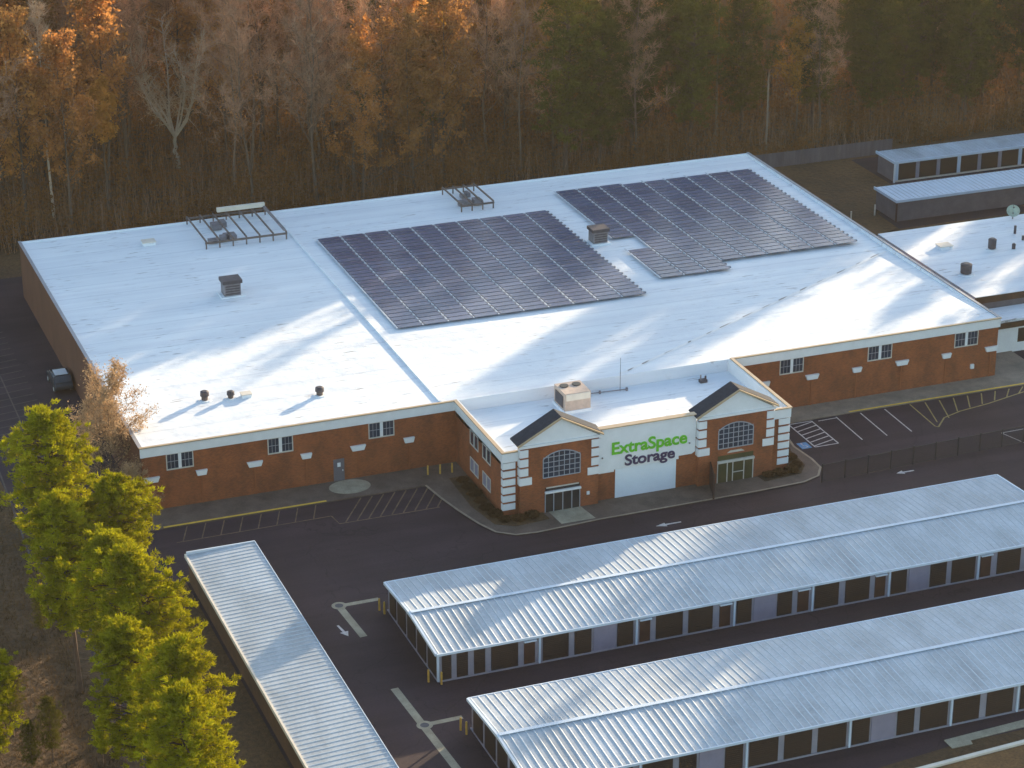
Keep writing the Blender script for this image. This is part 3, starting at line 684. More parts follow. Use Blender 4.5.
# left shed (single slope, seams across)
S = thing('storage_shed', 'narrow metal-roofed shed on the left, running from the lot towards the bottom edge', 'storage shed', (.35,-62,0), 'drive-up storage sheds')
Lx, Ly = 5.75, 48.0
MB().box(.12,Lx-.05,.05,Ly-.05,0,2.35).build('wall', M['shedwall'], S)
r = MB(); r.v += [(0,0,2.5),(Lx,0,2.72),(Lx,Ly,2.72),(0,Ly,2.5),(0,0,2.4),(Lx,0,2.4),(Lx,Ly,2.4),(0,Ly,2.4)]
r.f += [(0,1,2,3),(7,6,5,4),(4,5,1,0),(5,6,2,1),(6,7,3,2),(7,4,0,3)]
ro = r.build('roof', M['shedroof'], S)
rb = MB(); k = int(Ly/.58)
for i in range(1,k):
    y = i*Ly/k; n_ = len(rb.v); w = .045; hh = .036
    rb.v += [(0,y-w*1.5,2.502),(0,y-w*.6,2.5+hh),(0,y+w*.6,2.5+hh),(0,y+w*1.5,2.502),(Lx,y-w*1.5,2.722),(Lx,y-w*.6,2.72+hh),(Lx,y+w*.6,2.72+hh),(Lx,y+w*1.5,2.722)]
    rb.f += [(n_,n_+1,n_+5,n_+4),(n_+1,n_+2,n_+6,n_+5),(n_+2,n_+3,n_+7,n_+6),(n_,n_+3,n_+2,n_+1),(n_+4,n_+5,n_+6,n_+7)]
rb.build('standing_seams', M['shedrib'], ro)
MB().box(-.16,-.003,-.1,Ly+.1,2.28,2.60).build('side_trim', M['cream'], S)
MB().box(-.003,Lx+.05,Ly+.003,Ly+.12,2.32,2.78).build('end_trim', M['trim'], S)
MB().box(Lx+.003,Lx+.06,0,Ly,2.44,2.78).build('eave_trim', M['trim'], S)
dk = []
for i in range(17):
    MB().box(Lx-.048,Lx-.01,1+i*2.75,3.3+i*2.75,.1,2.1).build('roll_up_door', M['rolldoor'], S)

# back sheds at top right
def back_shed(label, x0, y0, L, Dp, doors):
    S = thing('storage_shed', label, 'storage shed', (x0,y0,0), 'drive-up storage sheds'); h = 2.6
    MB().box(.05,L,.05,Dp-.05,0,2.45).build('wall', M['wallgrey'], S)
    r = MB(); r.box(-.1,L+.1,-.1,Dp+.1,2.455,2.6); ro = r.build('roof', M['shedroof'] if doors else M['trim'], S)
    rb = MB()
    for i in range(int(L/.61)): rb.box(i*.61-.04,i*.61+.04,-.05,Dp+.05,2.602,2.64)
    rb.build('standing_seams', M['shedroof'] if doors else M['shedrib'], ro)
    e = MB(); e.box(-.25,L+.2,-.26,-.103,2.38,2.70); e.box(-.25,-.103,-.10,Dp+.15,2.38,2.70); e.build('edge_trim', M['trim'], S)
    if doors:
        MB().box(0,L,-.02,.047,0,.22).build('foundation', M['cream'], S)
        for i in range(int(L/2.85)):
            x = .55+i*2.86
            MB().box(x,x+2.3,-.01,.048,.23,2.3).build('roll_up_door', M['rolldoor'], S)
            MB().box(x-.5,x-.05,-.04,.046,.22,2.4).build('pilaster', M['pilaster'] if i % 3 else M['trim'], S)
        MB().box(-.16,.02,-.2,-.03,0,2.4).build('corner_post', M['white'], S)
    else:
        MB().box(-.14,.02,-.14,.0,0,2.4).build('corner_post', M['reddoor'], S)
    return S
back_shed('farthest storage shed at top right with grey roof and a row of dark doors', 105.2, 56.4, 42, 4.3, True)
back_shed('blank-walled shed with pale blue roof at top right, in front of the farthest shed', 98.4, 43.7, 45, 5.0, False)
# grey fence at the wood's edge
F_ = thing('board_fence', 'weathered grey board fence at the edge of the woods behind the white roof', 'fence', (88,66.6,0))
for i in range(9): MB().box(i*2.5,i*2.5+2.42,0,.06,.05,1.9).build('fence_panel', M['fencewood'], F_)
for i in range(10): MB().box(i*2.5-.04-.03,i*2.5+.04-.03,-.06,-.003,0,2.0).build('fence_post', M['fencewood'], F_)
for i, (x, y) in enumerate(((93.5,45.5),(97.2,46.6))):
    o = MB().tube([(0,0,0),(0,0,1.3)],[.09,.09],8).build('bollard', M['cream']); o.location = (x,y,.01); tag(o, ['pale post standing in the far yard left of the blank shed','pale post beside the end of the blank-walled shed'][i], 'bollard', 'pale posts in the far yard')

# ------------------------------------------------------------------ neighbour building at right
N = thing('neighbour_building', 'low white-roofed commercial building at the right edge with rooftop vents', 'building', (87.6,8.4,0))
MB().box(0,26,0,20,0,4.4).build('wall', M['wallgrey'], N)
MB().box(-.15,26.2,-.15,20.2,4.402,5.0).build('roof', M['membrane'], N)
MB().box(-.2,26.2,-.21,-.153,4.25,4.95).build('fascia', M['shedwall'], N)  # dark colour stands in for the shaded wall below the roof edge
cn = MB(); cn.box(.6,26,-3.6,-.22,3.35,3.6); cn.build('canopy', M['membrane'], N)
MB().box(.55,26,-3.72,-3.603,2.75,3.3).build('canopy_fascia', M['shedwall'], N)
MB().box(.6,26,-3.5,-3.3,0,2.74).build('front_wall', M['white'], N)
op = MB()
for i in range(3): op.box(3+i*7,8.2+i*7,-3.53,-3.503,1.0,2.5)
op.build('opening', M['rolldoor'], N)
stub = [(90.0,14.5,.75,1.2,'dark cylindrical roof vent nearest the brick building on the neighbouring roof'),(96.4,20.0,.55,1.25,'dark cylindrical vent at the middle of the neighbouring roof'),(98.5,19.1,.25,.7,'small dark pipe vent on the neighbouring roof near its middle')]
for x, y, r_, h_, lb in stub: stubvent(x, y, 5.0, r_*.85, h_, lb, drum=True)
o_ = thing('pipe_vent', 'cluster of small purple-grey pipes at the right edge of the neighbouring roof', 'vent', (101.0,21.3,5.0))
for a, b, h_ in ((0,0,.5),(.5,.3,.4),(.3,2.1,.9)): MB().bar((a,b,0),(a,b,h_),.14,8).build('pipe', M['darkmetal'], o_)
dsh = thing('satellite_dish', 'greenish round satellite dish at the back edge of the neighbouring roof', 'satellite dish', (103.6,27.6,5.0))
b_ = MB(); k = 18; cen = np.array((0,0,.95)); nrm = np.array((-.35,-.62,.7)); nrm /= np.linalg.norm(nrm); u = np.cross(nrm,(0,0,1.)); u /= np.linalg.norm(u); w_ = np.cross(nrm,u)
rings = [(0.02,-.24),(.3,-.19),(.54,-.09),(.70,0),(.73,.0),(.71,-.05),(.5,-.16),(.02,-.30)]
for r_, d_ in rings:
    for j in range(k): a = 2*PI*j/k; b_.v.append(tuple(cen+nrm*d_+r_*(math.cos(a)*u+math.sin(a)*w_)))
for i in range(len(rings)-1):
    for j in range(k): p_ = i*k+j; q_ = i*k+(j+1) % k; b_.f.append((p_,q_,q_+k,p_+k))
b_.build('reflector', mat('greenish_dish', (.33,.40,.33), .5, .25, 3), dsh, smooth=True)
MB().bar((0,0,0),(0,0,.75),.07,8).build('mast', M['greymetal'], dsh); f_ = MB(); e1 = cen+nrm*.75
f_.bar(tuple(cen-w_*.8),tuple(e1),.03); f_.bar(tuple(e1),tuple(e1+nrm*.1),.09,8); f_.build('feed_arm', M['darkmetal'], dsh)
hatch(91.9,22.2,5.0,1.4,'pale low hatch on the neighbouring roof close to the brick building')

# ------------------------------------------------------------------ gate screen, black railing, shrubs
g_ = thing('metal_gate', 'dark burgundy metal gate standing open beside the right entrance', 'gate', (47.35,-15.4,.13), rz=R(72))
MB().box(0,3.0,-.03,.03,.08,2.25).build('gate_leaf', M['burg'], g_)
gp = MB()
for i in range(12): gp.box(.1+i*.245,.16+i*.245,-.06,-.031,.08,2.3)
gp.build('bars', M['burg'], g_); MB().tube([(0,0,0),(0,0,2.45)],[.09,.09],8).build('gate_post', M['burg'], g_)
MB().tube([(3.06,0,0),(3.06,0,2.45)],[.07,.07],8).build('gate_post', M['burg'], g_)
Rl = thing('metal_fence', 'thin black metal picket fence between the right car park and the upper shed', 'fence', (57.9,-15.6,0), rz=R(2.6))
pk = MB()
for i in range(238): pk.box(i*.10-.013,i*.10+.013,-.009,.009,.12,1.75)
pk.build('pickets', M['black'], Rl)
MB().box(0,23.8,-.02,.02,1.70,1.76).build('rail', M['black'], Rl); MB().box(0,23.8,-.018,.018,.12,.17).build('rail', M['black'], Rl)
for i in range(11): MB().box(i*2.38-.04,i*2.38+.04,-.04,.04,0,1.9).build('fence_post', M['black'], Rl)

# ------------------------------------------------------------------ parked car by the left wall
car = thing('parked_car', 'dark car with pale window reflections parked against the left wall of the brick building', 'car', (-1.25,30.6,.004), rz=R(90))
prof = [(-2.25,.45),(-2.3,.8),(-2.15,1.0),(-1.9,1.08),(-1.45,1.55),(-.3,1.62),(.5,1.55),(1.15,1.08),(2.05,.95),(2.28,.75),(2.3,.42),(1.75,.38),(1.65,.6),(1.15,.6),(1.05,.38),(-1.05,.38),(-1.15,.6),(-1.65,.6),(-1.75,.38)]
b_ = MB().prism_y(prof, -.88, .88).build('body', M['carpaint'], car)
bv = b_.modifiers.new('bevel','BEVEL'); bv.width = .07; bv.segments = 2
MB().poly([(.58,-.74,1.56),(1.2,-.78,1.12),(1.2,.78,1.12),(.58,.74,1.56)]).build('windscreen', M['carglass'], car).location = (.03,0,.03)
MB().poly([(-1.5,.74,1.56),(-1.97,.78,1.12),(-1.97,-.78,1.12),(-1.5,-.74,1.56)]).build('rear_window', M['carglass'], car).location = (-.03,0,.03)
for s in (-1,1):
    MB().prism_y([(-1.7,1.14),(.95,1.14),(.45,1.46),(-1.35,1.46)], s*.885 if s>0 else s*.895, s*.895 if s>0 else s*.885).build('side_window', M['carglass'], car)
    for x in (-1.4,1.4):
        wh = MB().tube([(x,s*.70,.33),(x,s*.90,.33)],[.33,.33],14).build('wheel', M['black'], car)
        MB().tube([(x,s*.901,.33),(x,s*.92,.33)],[.2,.2],10).build('rim', M['chrome'], wh)
    MB().box(2.25,2.33,s*.62-.18,s*.62+.18,.68,.82).build('headlight', M['chrome'], car)
MB().box(2.28,2.35,-.8,.8,.42,.56).build('bumper', M['chrome'], car)
MB().box(-1.2,.3,-.62,.62,1.625,1.645).build('roof_panel', M['chrome'], car)

# ------------------------------------------------------------------ vegetation
def npmesh(name, V_, F_, m):
    """V_ (n,3), F_ (k,3|4) -> mesh"""
    me = bpy.data.meshes.new(name); V_ = np.asarray(V_, np.float32); F_ = np.asarray(F_, np.int32)
    k, c = F_.shape
    me.vertices.add(len(V_)); me.vertices.foreach_set('co', V_.ravel()); me.loops.add(k*c); me.loops.foreach_set('vertex_index', F_.ravel())
    me.polygons.add(k); me.polygons.foreach_set('loop_start', np.arange(0, k*c, c, dtype=np.int32)); me.polygons.foreach_set('loop_total', np.full(k, c, np.int32))
    me.materials.append(m); me.update(calc_edges=True); return me
def tris_from_segments(P, Q, w, rng):
    """one thin triangle per twig from P (base) to Q (tip)"""
    d = Q-P; r = rng.normal(size=P.shape); s = np.cross(d, r); s /= np.linalg.norm(s, axis=1, keepdims=True)+1e-9
    w = np.asarray(w).reshape(-1,1)
    V_ = np.stack([P-s*w, P+s*w, Q], 1).reshape(-1,3); F_ = np.arange(len(V_)).reshape(-1,3); return V_, F_
def leaves(Cn, size, rng, asp=1.0):
    n_ = len(Cn); a = rng.normal(size=(n_,3)); a /= np.linalg.norm(a,axis=1,keepdims=True); b = np.cross(a, rng.normal(size=(n_,3))); b /= np.linalg.norm(b,axis=1,keepdims=True)
    sz = size*rng.uniform(.6,1.4,(n_,1)); V_ = np.stack([Cn-a*sz, Cn+b*sz*asp*.6, Cn+a*sz, Cn-b*sz*asp*.6],1).reshape(-1,3); return V_, np.arange(len(V_)).reshape(-1,4)
def norm(v): return v/(np.linalg.norm(v)+1e-9)
def gen_tree(seed, h, style='bare', first=.4, spread=.26, nl=15, nsub=7, ntw=12, fork=False, tr=.16, straight=False):
    """returns (trunk MB, twig base P, tip Q)"""
    rng = np.random.default_rng(seed); T = MB(); P = []; Q = []
    top = h*(.95 if not fork else .20)
    pts = [np.array((0,0,-.2))]; n_ = 6
    for i in range(1,n_+1): pts.append(np.array((pts[-1][0]+rng.normal()*h*.009*(0.4 if straight else 1), pts[-1][1]+rng.normal()*h*.009*(0.4 if straight else 1), top*i/n_)))
    rads = [tr*1.3]+[tr*(1-(.85 if not fork else .35)*i/n_) for i in range(1,n_+1)]
    T.tube(pts, rads, 7)
    def trunk_at(z):
        for a, b in zip(pts[:-1], pts[1:]):
            if a[2] <= z <= b[2]+1e-6: u = (z-a[2])/(b[2]-a[2]); return a+(b-a)*u
        return pts[-1]
    limbs = []
    if fork:
        for i in range(fork):
            az = 2*PI*i/fork+rng.uniform(-.3,.3); lean = rng.uniform(.35,1.15) if i else .05
            limbs.append((pts[-1], norm(np.array((math.cos(az)*lean, math.sin(az)*lean, 1))), h*rng.uniform(.62,.80), tr*.5))
    for i in range(nl if not fork else 0):
        u = first+(1-first)*(i+rng.random()*.8)/nl; z = min(u*h, top*.99); az = i*2.4+rng.uniform(-.6,.6); el = R(rng.uniform(30,62))
        Ll = h*spread*(1.15-.75*((u-first)/(1-first)))*rng.uniform(.75,1.2)
        limbs.append((trunk_at(z), np.array((math.cos(az)*math.cos(el), math.sin(az)*math.cos(el), math.sin(el))), Ll, tr*.42*(1.2-u)))
    for st, d, Ll, r_ in limbs:
        q = [st]; dd = d.copy(); m_ = 5
        for j in range(m_):
            dd = norm(dd+rng.normal(size=3)*.16+np.array((0,0,.10))); q.append(q[-1]+dd*Ll/m_)
        T.tube(q, [max(r_*(1-j/m_*.85), .012) for j in range(m_+1)], 5 if fork else 4, cap=False)
        ns = nsub if not fork else nsub*3
        for s_ in range(ns):
            u = .25+.75*(s_+rng.random())/ns; k = min(int(u*m_), m_-1); b0 = q[k]+(q[k+1]-q[k])*(u*m_-k)
            sd = norm(dd*.5+rng.normal(size=3)*.75+np.array((0,0,.45))); sl_ = Ll*rng.uniform(.22,.42)*(1.2-u*.5)*(1 if not fork else .62)
            b1 = b0+sd*sl_*.5; b2 = b1+norm(sd+rng.normal(size=3)*.3)*sl_*.5
            T.tube([b0,b1,b2],[max(r_*.35,.014),.012,.006],3,cap=False)
            for t_ in range(ntw):
                v = rng.random(); c0 = b0+(b1-b0)*v*2 if v < .5 else b1+(b2-b1)*(v*2-1)
                td = norm(sd*.6+rng.normal(size=3)*.8+np.array((0,0,.4))); P.append(c0); Q.append(c0+td*rng.uniform(.5,1.35)*h/24*1.15)
    return T, np.array(P), np.array(Q), rng
def make_tree(name, label, cat, group, seed, h, bark, leafm, kind='bare', nleaf=0, leafsize=.22, tww=.022, **kw):
    T, P, Q, rng = gen_tree(seed, h, **kw)
    root = thing(name, label, cat, (0,0,0), group)
    T.build('trunk', M[bark], root)
    V1, F1 = tris_from_segments(P, Q, np.full(len(P), tww), rng)
    if nleaf:
        i = rng.integers(0, len(P), nleaf); keep = rng.random(len(P)) < .8; i = i[keep[i]]
        c = P[i]+(Q[i]-P[i])*rng.random((len(i),1))*1.1+rng.normal(size=(len(i),3))*.22
        V2, F2 = leaves(c, leafsize, rng); me = npmesh('crown', V2, F2, M[leafm])
        tw = bpy.data.objects.new('twigs', npmesh('twigs', V1, F1, M['twig'])); C.objects.link(tw); tw.parent = root
    else: me = npmesh('crown', V1, F1, M[leafm])
    c_ = bpy.data.objects.new('crown', me); C.objects.link(c_); c_.parent = root
    return root, (V1, F1)
def gen_pine(seed, h, crown0=.45, width=.24, ncl=85, per=190, csize=1.15, blade=.34, bw=.034, flat=.55):
    rng = np.random.default_rng(seed); T = MB(); tr = .24*h/20
    pts = [np.array((0,0,-.2))]+[np.array((rng.normal()*.09*i, rng.normal()*.09*i, h*.97*i/6)) for i in range(1,7)]
    T.tube(pts, [tr*1.3]+[tr*(1-.8*i/6) for i in range(1,7)], 8)
    P = []; Q = []
    for i in range(ncl):
        u = (i+rng.random())/ncl; z = h*(crown0+(1-crown0)*u); az = i*2.4+rng.uniform(-.5,.5)
        prof_ = max(.12, math.sin(min(1., (u+.12)*.98)*PI)**.6) if u < .6 else (1-((u-.6)/.4)**1.7)*.97+.06
        rr_ = h*width*prof_*rng.uniform(.35,1.05)
        k = min(int(z/h/.97*6), 5); b = pts[k]+(pts[k+1]-pts[k])*(min(z/(h*.97)*6-k,1))
        tip = np.array((b[0]+math.cos(az)*rr_, b[1]+math.sin(az)*rr_, min(z+rr_*.22, h*1.01)))
        T.tube([b-np.array((0,0,rr_*.12)), (b+tip)/2+np.array((0,0,.05)), tip], [.07,.045,.015], 4, cap=False)
        cs = csize*rng.uniform(.65,1.25)*(h/20)
        n_ = int(per*rng.uniform(.7,1.3)); e_ = rng.normal(size=(n_,3)); e_ /= np.linalg.norm(e_,axis=1,keepdims=True)
        e_ *= rng.uniform(.55,1.0,(n_,1))**.5*cs; e_[:,2] *= flat
        # lumpy tufts
        nt_ = 6; tc_ = rng.normal(size=(nt_,3))*cs*.62; tc_[:,2] *= flat
        e_ = e_*.34+tc_[rng.integers(0,nt_,n_)]
        c = tip-np.array((math.cos(az),math.sin(az),0))*cs*.35+e_
        out = e_/(np.linalg.norm(e_,axis=1,keepdims=True)+1e-6)+rng.normal(size=(n_,3))*.6+np.array((0,0,.5)); out /= np.linalg.norm(out,axis=1,keepdims=True)
        P.append(c); Q.append(c+out*blade*rng.uniform(.7,1.3,(n_,1)))
    return T, np.concatenate(P), np.concatenate(Q), rng
def make_pine(name, label, cat, group, seed, h, needle='needle', bw=.04, **kw):
    T, P, Q, rng = gen_pine(seed, h, **kw); root = thing(name, label, cat, (0,0,0), group)
    T.build('trunk', M['bark_dark'], root)
    V1, F1 = tris_from_segments(P, Q, np.full(len(P), bw), rng)
    c_ = bpy.data.objects.new('crown', npmesh('crown', V1, F1, M[needle])); C.objects.link(c_); c_.parent = root
    return root, (V1, F1)

G_W = 'trees of the woods behind the building'
LB = {'bare': 'bare grey-brown deciduous tree in the woods behind the white-roofed building',
      'rust': 'tree with rust-brown leaves still on, in the woods behind the white-roofed building',
      'gold': 'tree with yellow-gold autumn leaves in the woods behind the white-roofed building',
      'pine': 'dark green evergreen among the bare trees behind the white-roofed building'}
protos = {'bare': [], 'rust': [], 'gold': [], 'pine': []}; geo = {}
for i in range(6):
    r_, g = make_tree('bare_tree', LB['bare'], 'tree', G_W, 20+i, 23, 'bark_grey', 'twig', first=.20+.03*i, spread=.25+.02*(i % 3), nl=20, nsub=8, ntw=20, tww=.028)
    protos['bare'].append(r_); geo.setdefault('bare', []).append(g)
for i in range(4):
    r_, g = make_tree('rust_leaved_tree', LB['rust'], 'tree', G_W, 50+i, 21, 'bark_grey', 'leaf_rust', nleaf=8000, leafsize=.17, first=.10+.05*i, spread=.28, nl=20, nsub=8, ntw=9)
    protos['rust'].append(r_)
for i in range(2):
    r_, g = make_tree('golden_tree', LB['gold'], 'tree', G_W, 70+i, 19, 'bark_grey', 'leaf_gold', nleaf=5200, leafsize=.20, first=.3, spread=.26, nl=15, nsub=7, ntw=8)
    protos['gold'].append(r_)
for i in range(3):
    r_, g = make_pine('evergreen_tree', LB['pine'], 'tree', G_W, 90+i, 22, crown0=.22, width=.17, ncl=110, per=130, csize=1.25, blade=.5, bw=.06)
    protos['pine'].append(r_); geo.setdefault('pine', []).append(g)

# camera projection only used to choose which kind of tree stands where and to skip trees nobody can see
import mathutils
cl = np.array(co.location); ya, pi_ = R(20.9417), R(23.20339)
Fv = np.array((math.sin(ya)*math.cos(pi_), math.cos(ya)*math.cos(pi_), -math.sin(pi_))); Rv = np.array((math.cos(ya), -math.sin(ya), 0)); Uv = np.cross(Rv, Fv)
def proj(x, y, z):
    d = np.array((x,y,z))-cl; zz = d@Fv; return 512+2471*(d@Rv)/zz, 384-2471*(d@Uv)/zz
fr = random.Random(11)
def kind_at(u, v):
    """species mix by stand (a stand of pines at right, golden trees behind the middle, oaks at left)"""
    w = {'bare': 1.0, 'rust': .45, 'gold': .04, 'pine': .04}
    def blob(cx, cy, sx, sy): return math.exp(-((u-cx)/sx)**2-((v-cy)/sy)**2)
    w['pine'] += 9*blob(665,80,50,60)+6*blob(900,110,70,90)+5*blob(1010,60,60,80)+3*blob(375,50,28,50)+2*blob(820,150,60,40)
    w['gold'] += 4*blob(500,25,60,35)+2.5*blob(740,-10,40,40)+1.5*blob(560,40,50,50)
    w['rust'] += 1.6*blob(60,190,260,70)+1.2*blob(60,0,180,40)+1.3*blob(370,150,60,50)+.8*blob(760,90,60,60)
    t_ = fr.random()*sum(w.values())
    for k, x in w.items():
        t_ -= x
        if t_ <= 0: return k
    return 'bare'
cands = []
x_ = -42.0
step = 6.3
rows = 0
y_ = 72.0
while y_ < 225:
    x_ = -55.0+fr.random()*step
    while x_ < 215:
        xx, yy = x_+fr.uniform(-2.2,2.2), y_+fr.uniform(-2.2,2.2)
        x_ += step
        u0, v0 = proj(xx, yy, 11); u1, v1 = proj(xx, yy, 23)
        if u0 < -70 or u0 > 1095 or v1 > 400: continue
        if proj(xx, yy, 17)[1] < -75: continue
        edge = 70.0 if xx < 150 else 66
        if yy < edge+1.0: continue
        cands.append((xx, yy, u0, v0))
    y_ += step*.9
cands.sort(key=lambda c: (c[0]-cl[0])**2+(c[1]-cl[1])**2)
specials = [(26.0,93.0,5.5),(7.9,80.0,2.2),(13.6,77.0,3.6),(93.6,72.6,2.2),(92,78.5,2)]
hx, hy = .2213, .9752
used = set(); placed = 0
extra = []
for xx, yy, u0, v0 in cands:
    if any(abs((xx-a)*hy-(yy-b)*hx) < r_ and yy < b+3.5 for a, b, r_ in specials): continue
    k = kind_at(u0, v0); i = fr.randrange(len(protos[k])); sc_ = fr.uniform(.82,1.15)*(1.2-.0026*max(0,min(xx,160))); rz = fr.uniform(0,2*PI)
    if placed < 285:
        src = protos[k][i]
        if (k, i) not in used: src.location = (xx,yy,0); src.rotation_euler = (0,0,rz); src.scale = (sc_,)*3; used.add((k,i))
        else: dup(src, (xx,yy,0), rz, scale=sc_)
        placed += 1
    else: extra.append((xx, yy, k, i, sc_, rz))
print('forest trees', placed, 'beyond', len(extra), len(used))
for k in protos:
    for i, p in enumerate(protos[k]):
        if (k,i) not in used: p.location = (150+i*5, 120, 0)
# distinctive trees
t_, _ = make_tree('sycamore_tree', 'pale-barked tree with wide forked limbs standing out against the dark woods at upper left', 'tree', None, 203, 19, 'bark_pale', 'twig_pale', first=.3, fork=9, nsub=11, ntw=15, tr=.30, tww=.026)
t_.location = (26.0,93.0,0); t_.rotation_euler = (0,0,.4)
t_, _ = make_tree('birch_tree', 'tall slender white-trunked bare tree at the far left edge of the woods', 'tree', None, 211, 25, 'bark_pale', 'twig_pale', first=.52, spread=.16, nl=16, nsub=8, ntw=14, tr=.17, tww=.022, straight=True)
t_.location = (8.0,80.0,0)
t_, _ = make_tree('golden_tree', 'small golden-leaved tree between the white trunk and the forked pale tree', 'tree', None, 215, 16, 'bark_grey', 'leaf_amber', nleaf=8000, leafsize=.15, first=.55, spread=.2, nl=13, nsub=6, ntw=9)
t_.location = (13.6,76.0,0)
sn = MB().tube([(0,0,-.1),(.05,0,4.5),(0,.08,9.5),(.1,.05,10.2)],[.15,.13,.10,.05],8).build('dead_snag', M['bark_mid'])
sn.location = (96.0,72.6,0); tag(sn, 'short pale branchless dead trunk at the edge of the woods behind the right roof corner', 'tree trunk')
t_, _ = make_tree('bare_tree', 'very tall straight pale-trunked bare tree rising behind the back right roof corner', 'tree', None, 231, 27, 'bark_mid', 'twig', first=.55, spread=.15, nl=12, nsub=6, ntw=10, tr=.17, straight=True)
t_.location = (92.0,78.5,0)

# merged masses: woods farther back, and woods east of the site that throw the long shadows
def merged(name, spots, stufflabel):
    VV = []; FF = []; n0 = 0
    for (x, y, k, i, s_, rz) in spots:
        g = geo['pine' if k == 'pine' else 'bare']; V1, F1 = g[i % len(g)]
        c, s = math.cos(rz), math.sin(rz); Rm = np.array(((c,-s,0),(s,c,0),(0,0,1)))
        VV.append((V1@Rm.T)*s_+np.array((x,y,0))); FF.append(F1+n0); n0 += len(V1)
    VV = np.concatenate(VV); FF = np.concatenate(FF)
    o = bpy.data.objects.new(name, npmesh(name, VV, FF, M['twig'])); C.objects.link(o); o['kind'] = 'stuff'; return o
if extra:
    bare_ex = [e for e in extra if e[2] != 'pine']; pine_ex = [e for e in extra if e[2] == 'pine']
    if bare_ex: merged('distant_woods', bare_ex, '')
    if pine_ex:
        o = merged('distant_evergreens', pine_ex, ''); o.data.materials.clear(); o.data.materials.append(M['needle'])
# --- eastern woods
er = random.Random(23)
east = []
def eblock(x0, x1, y0, y1, step, hmin, hmax, dens=1.0):
    y = y0
    while y < y1:
        x = x0
        while x < x1:
            if er.random() < dens: east.append((x+er.uniform(-2,2), y+er.uniform(-2,2), 'bare' if er.random() < .3 else 'pine', er.randrange(6), er.uniform(hmin,hmax)/23, er.uniform(0,6)))
            x += step
        y += step
EAST = [(119,137,-22,33,5.5,19,24,.93),(152,182,-12,70,6.0,17,22,.95),(176,200,66,110,6.5,20,25,.9),(146,172,66,96,5.0,25.5,30,.6)]
for a in EAST: eblock(*a)
east = [e for e in east if not (e[4] > 1.07 and e[0] > 148 and not (-27 < -.559*e[0]+.829*e[1] < -12))]
o = merged('eastern_woods', east, ''); o.data.materials.clear(); o.data.materials.append(M['needle'])

# woodland undergrowth: brown brush and leaf-covered saplings nobody could count
rng = np.random.default_rng(5)
n_ = 420000
X = rng.uniform(-50,190,n_); Y = 68.5+rng.random(n_)**1.5*110
keep = (Y > 69+1.2*np.sin(X*.31)+.8*np.sin(X*.13)); X = X[keep]; Y = Y[keep]
hmax = 1.5+6.5*(.5+.5*np.sin(X*.23+np.cos(Y*.19)*2))*rng.random(len(X))
c = np.stack([X,Y,hmax*rng.random(len(X))],1); V1, F1 = leaves(c, .15, rng, 1.0)
o = bpy.data.objects.new('undergrowth', npmesh('undergrowth', V1, F1, M['brush'])); C.objects.link(o); o['kind'] = 'stuff'
n_ = 30000
X = rng.uniform(-50,190,n_); Y = 69.5+rng.random(n_)**1.3*100
P = np.stack([X,Y,np.zeros(len(X))],1); Q = P+np.stack([rng.normal(size=len(X))*.6, rng.normal(size=len(X))*.6, rng.uniform(1.5,6.5,len(X))],1)
V1, F1 = tris_from_segments(P, Q, np.full(len(X), .03), rng)
o = bpy.data.objects.new('brushwood', npmesh('brushwood', V1, F1, M['twig'])); C.objects.link(o); o['kind'] = 'stuff'

# foreground pines on the left verge
pv = []
pv.append(make_pine('pine_tree', 'tall yellow-green pine farthest up the row, beside the left lot', 'tree', 'pines along the left shed', 301, 19, needle='needle_bright', crown0=.42, width=.18, ncl=210, per=230, csize=.92, flat=.40, bw=.05,  blade=.27))
pv.append(make_pine('pine_tree', 'yellow-green pine second in the row, beside the end of the narrow shed', 'tree', 'pines along the left shed', 302, 18, needle='needle_bright', crown0=.40, width=.18, ncl=210, per=230, csize=.92, flat=.40, bw=.05,  blade=.27))
pv.append(make_pine('pine_tree', 'yellow-green pine third in the row, halfway along the narrow shed', 'tree', 'pines along the left shed', 303, 17, needle='needle_bright', crown0=.35, width=.18, ncl=210, per=230, csize=.92, flat=.40, bw=.05,  blade=.27))
for (r_, g), (x, y, s_) in zip(pv, ((-10.9,-18.6,1.0),(-8.0,-26.0,.92),(-11.6,-28.4,.95))):
    r_.location = (x,y,0); r_.scale = (s_,)*3
dup(pv[0][0], (-10.2,-35.4,0), 2.1, 'yellow-green pine fourth in the row, its crown almost touching the narrow shed', scale=.86)
dup(pv[1][0], (-8.9,-41.8,0), 4.0, 'yellow-green pine fifth in the row, near the bottom of the picture', scale=.98)
dup(pv[2][0], (-11.0,-47.5,0), 1.0, 'yellow-green pine closest to the camera, at the bottom edge beside the narrow shed', scale=.92)
dup(pv[0][0], (-9.2,-54.0,0), 5.0, 'pine crown partly cut off by the bottom edge, right of the other pines', scale=.9)
dup(pv[0][0], (-21.0,-44,0), 3.0, 'yellow-green pine cut off by the bottom left corner of the picture', scale=.72)
dup(pv[2][0], (-12.2,-39.4,0), 5.0, 'knee-high bright young pine standing alone on the dry grass at bottom left', scale=.19)
dup(pv[1][0], (-10.0,-60.0,0), 3.3, 'lowest pine in the row, only the upper crown showing above the bottom edge', scale=.92)
dup(protos['pine'][0], (-12.7,-18.8,0), 1.0, 'small dark cedar on the dry bank left of the pine trunks', 'evergreens on the left bank', scale=.17)
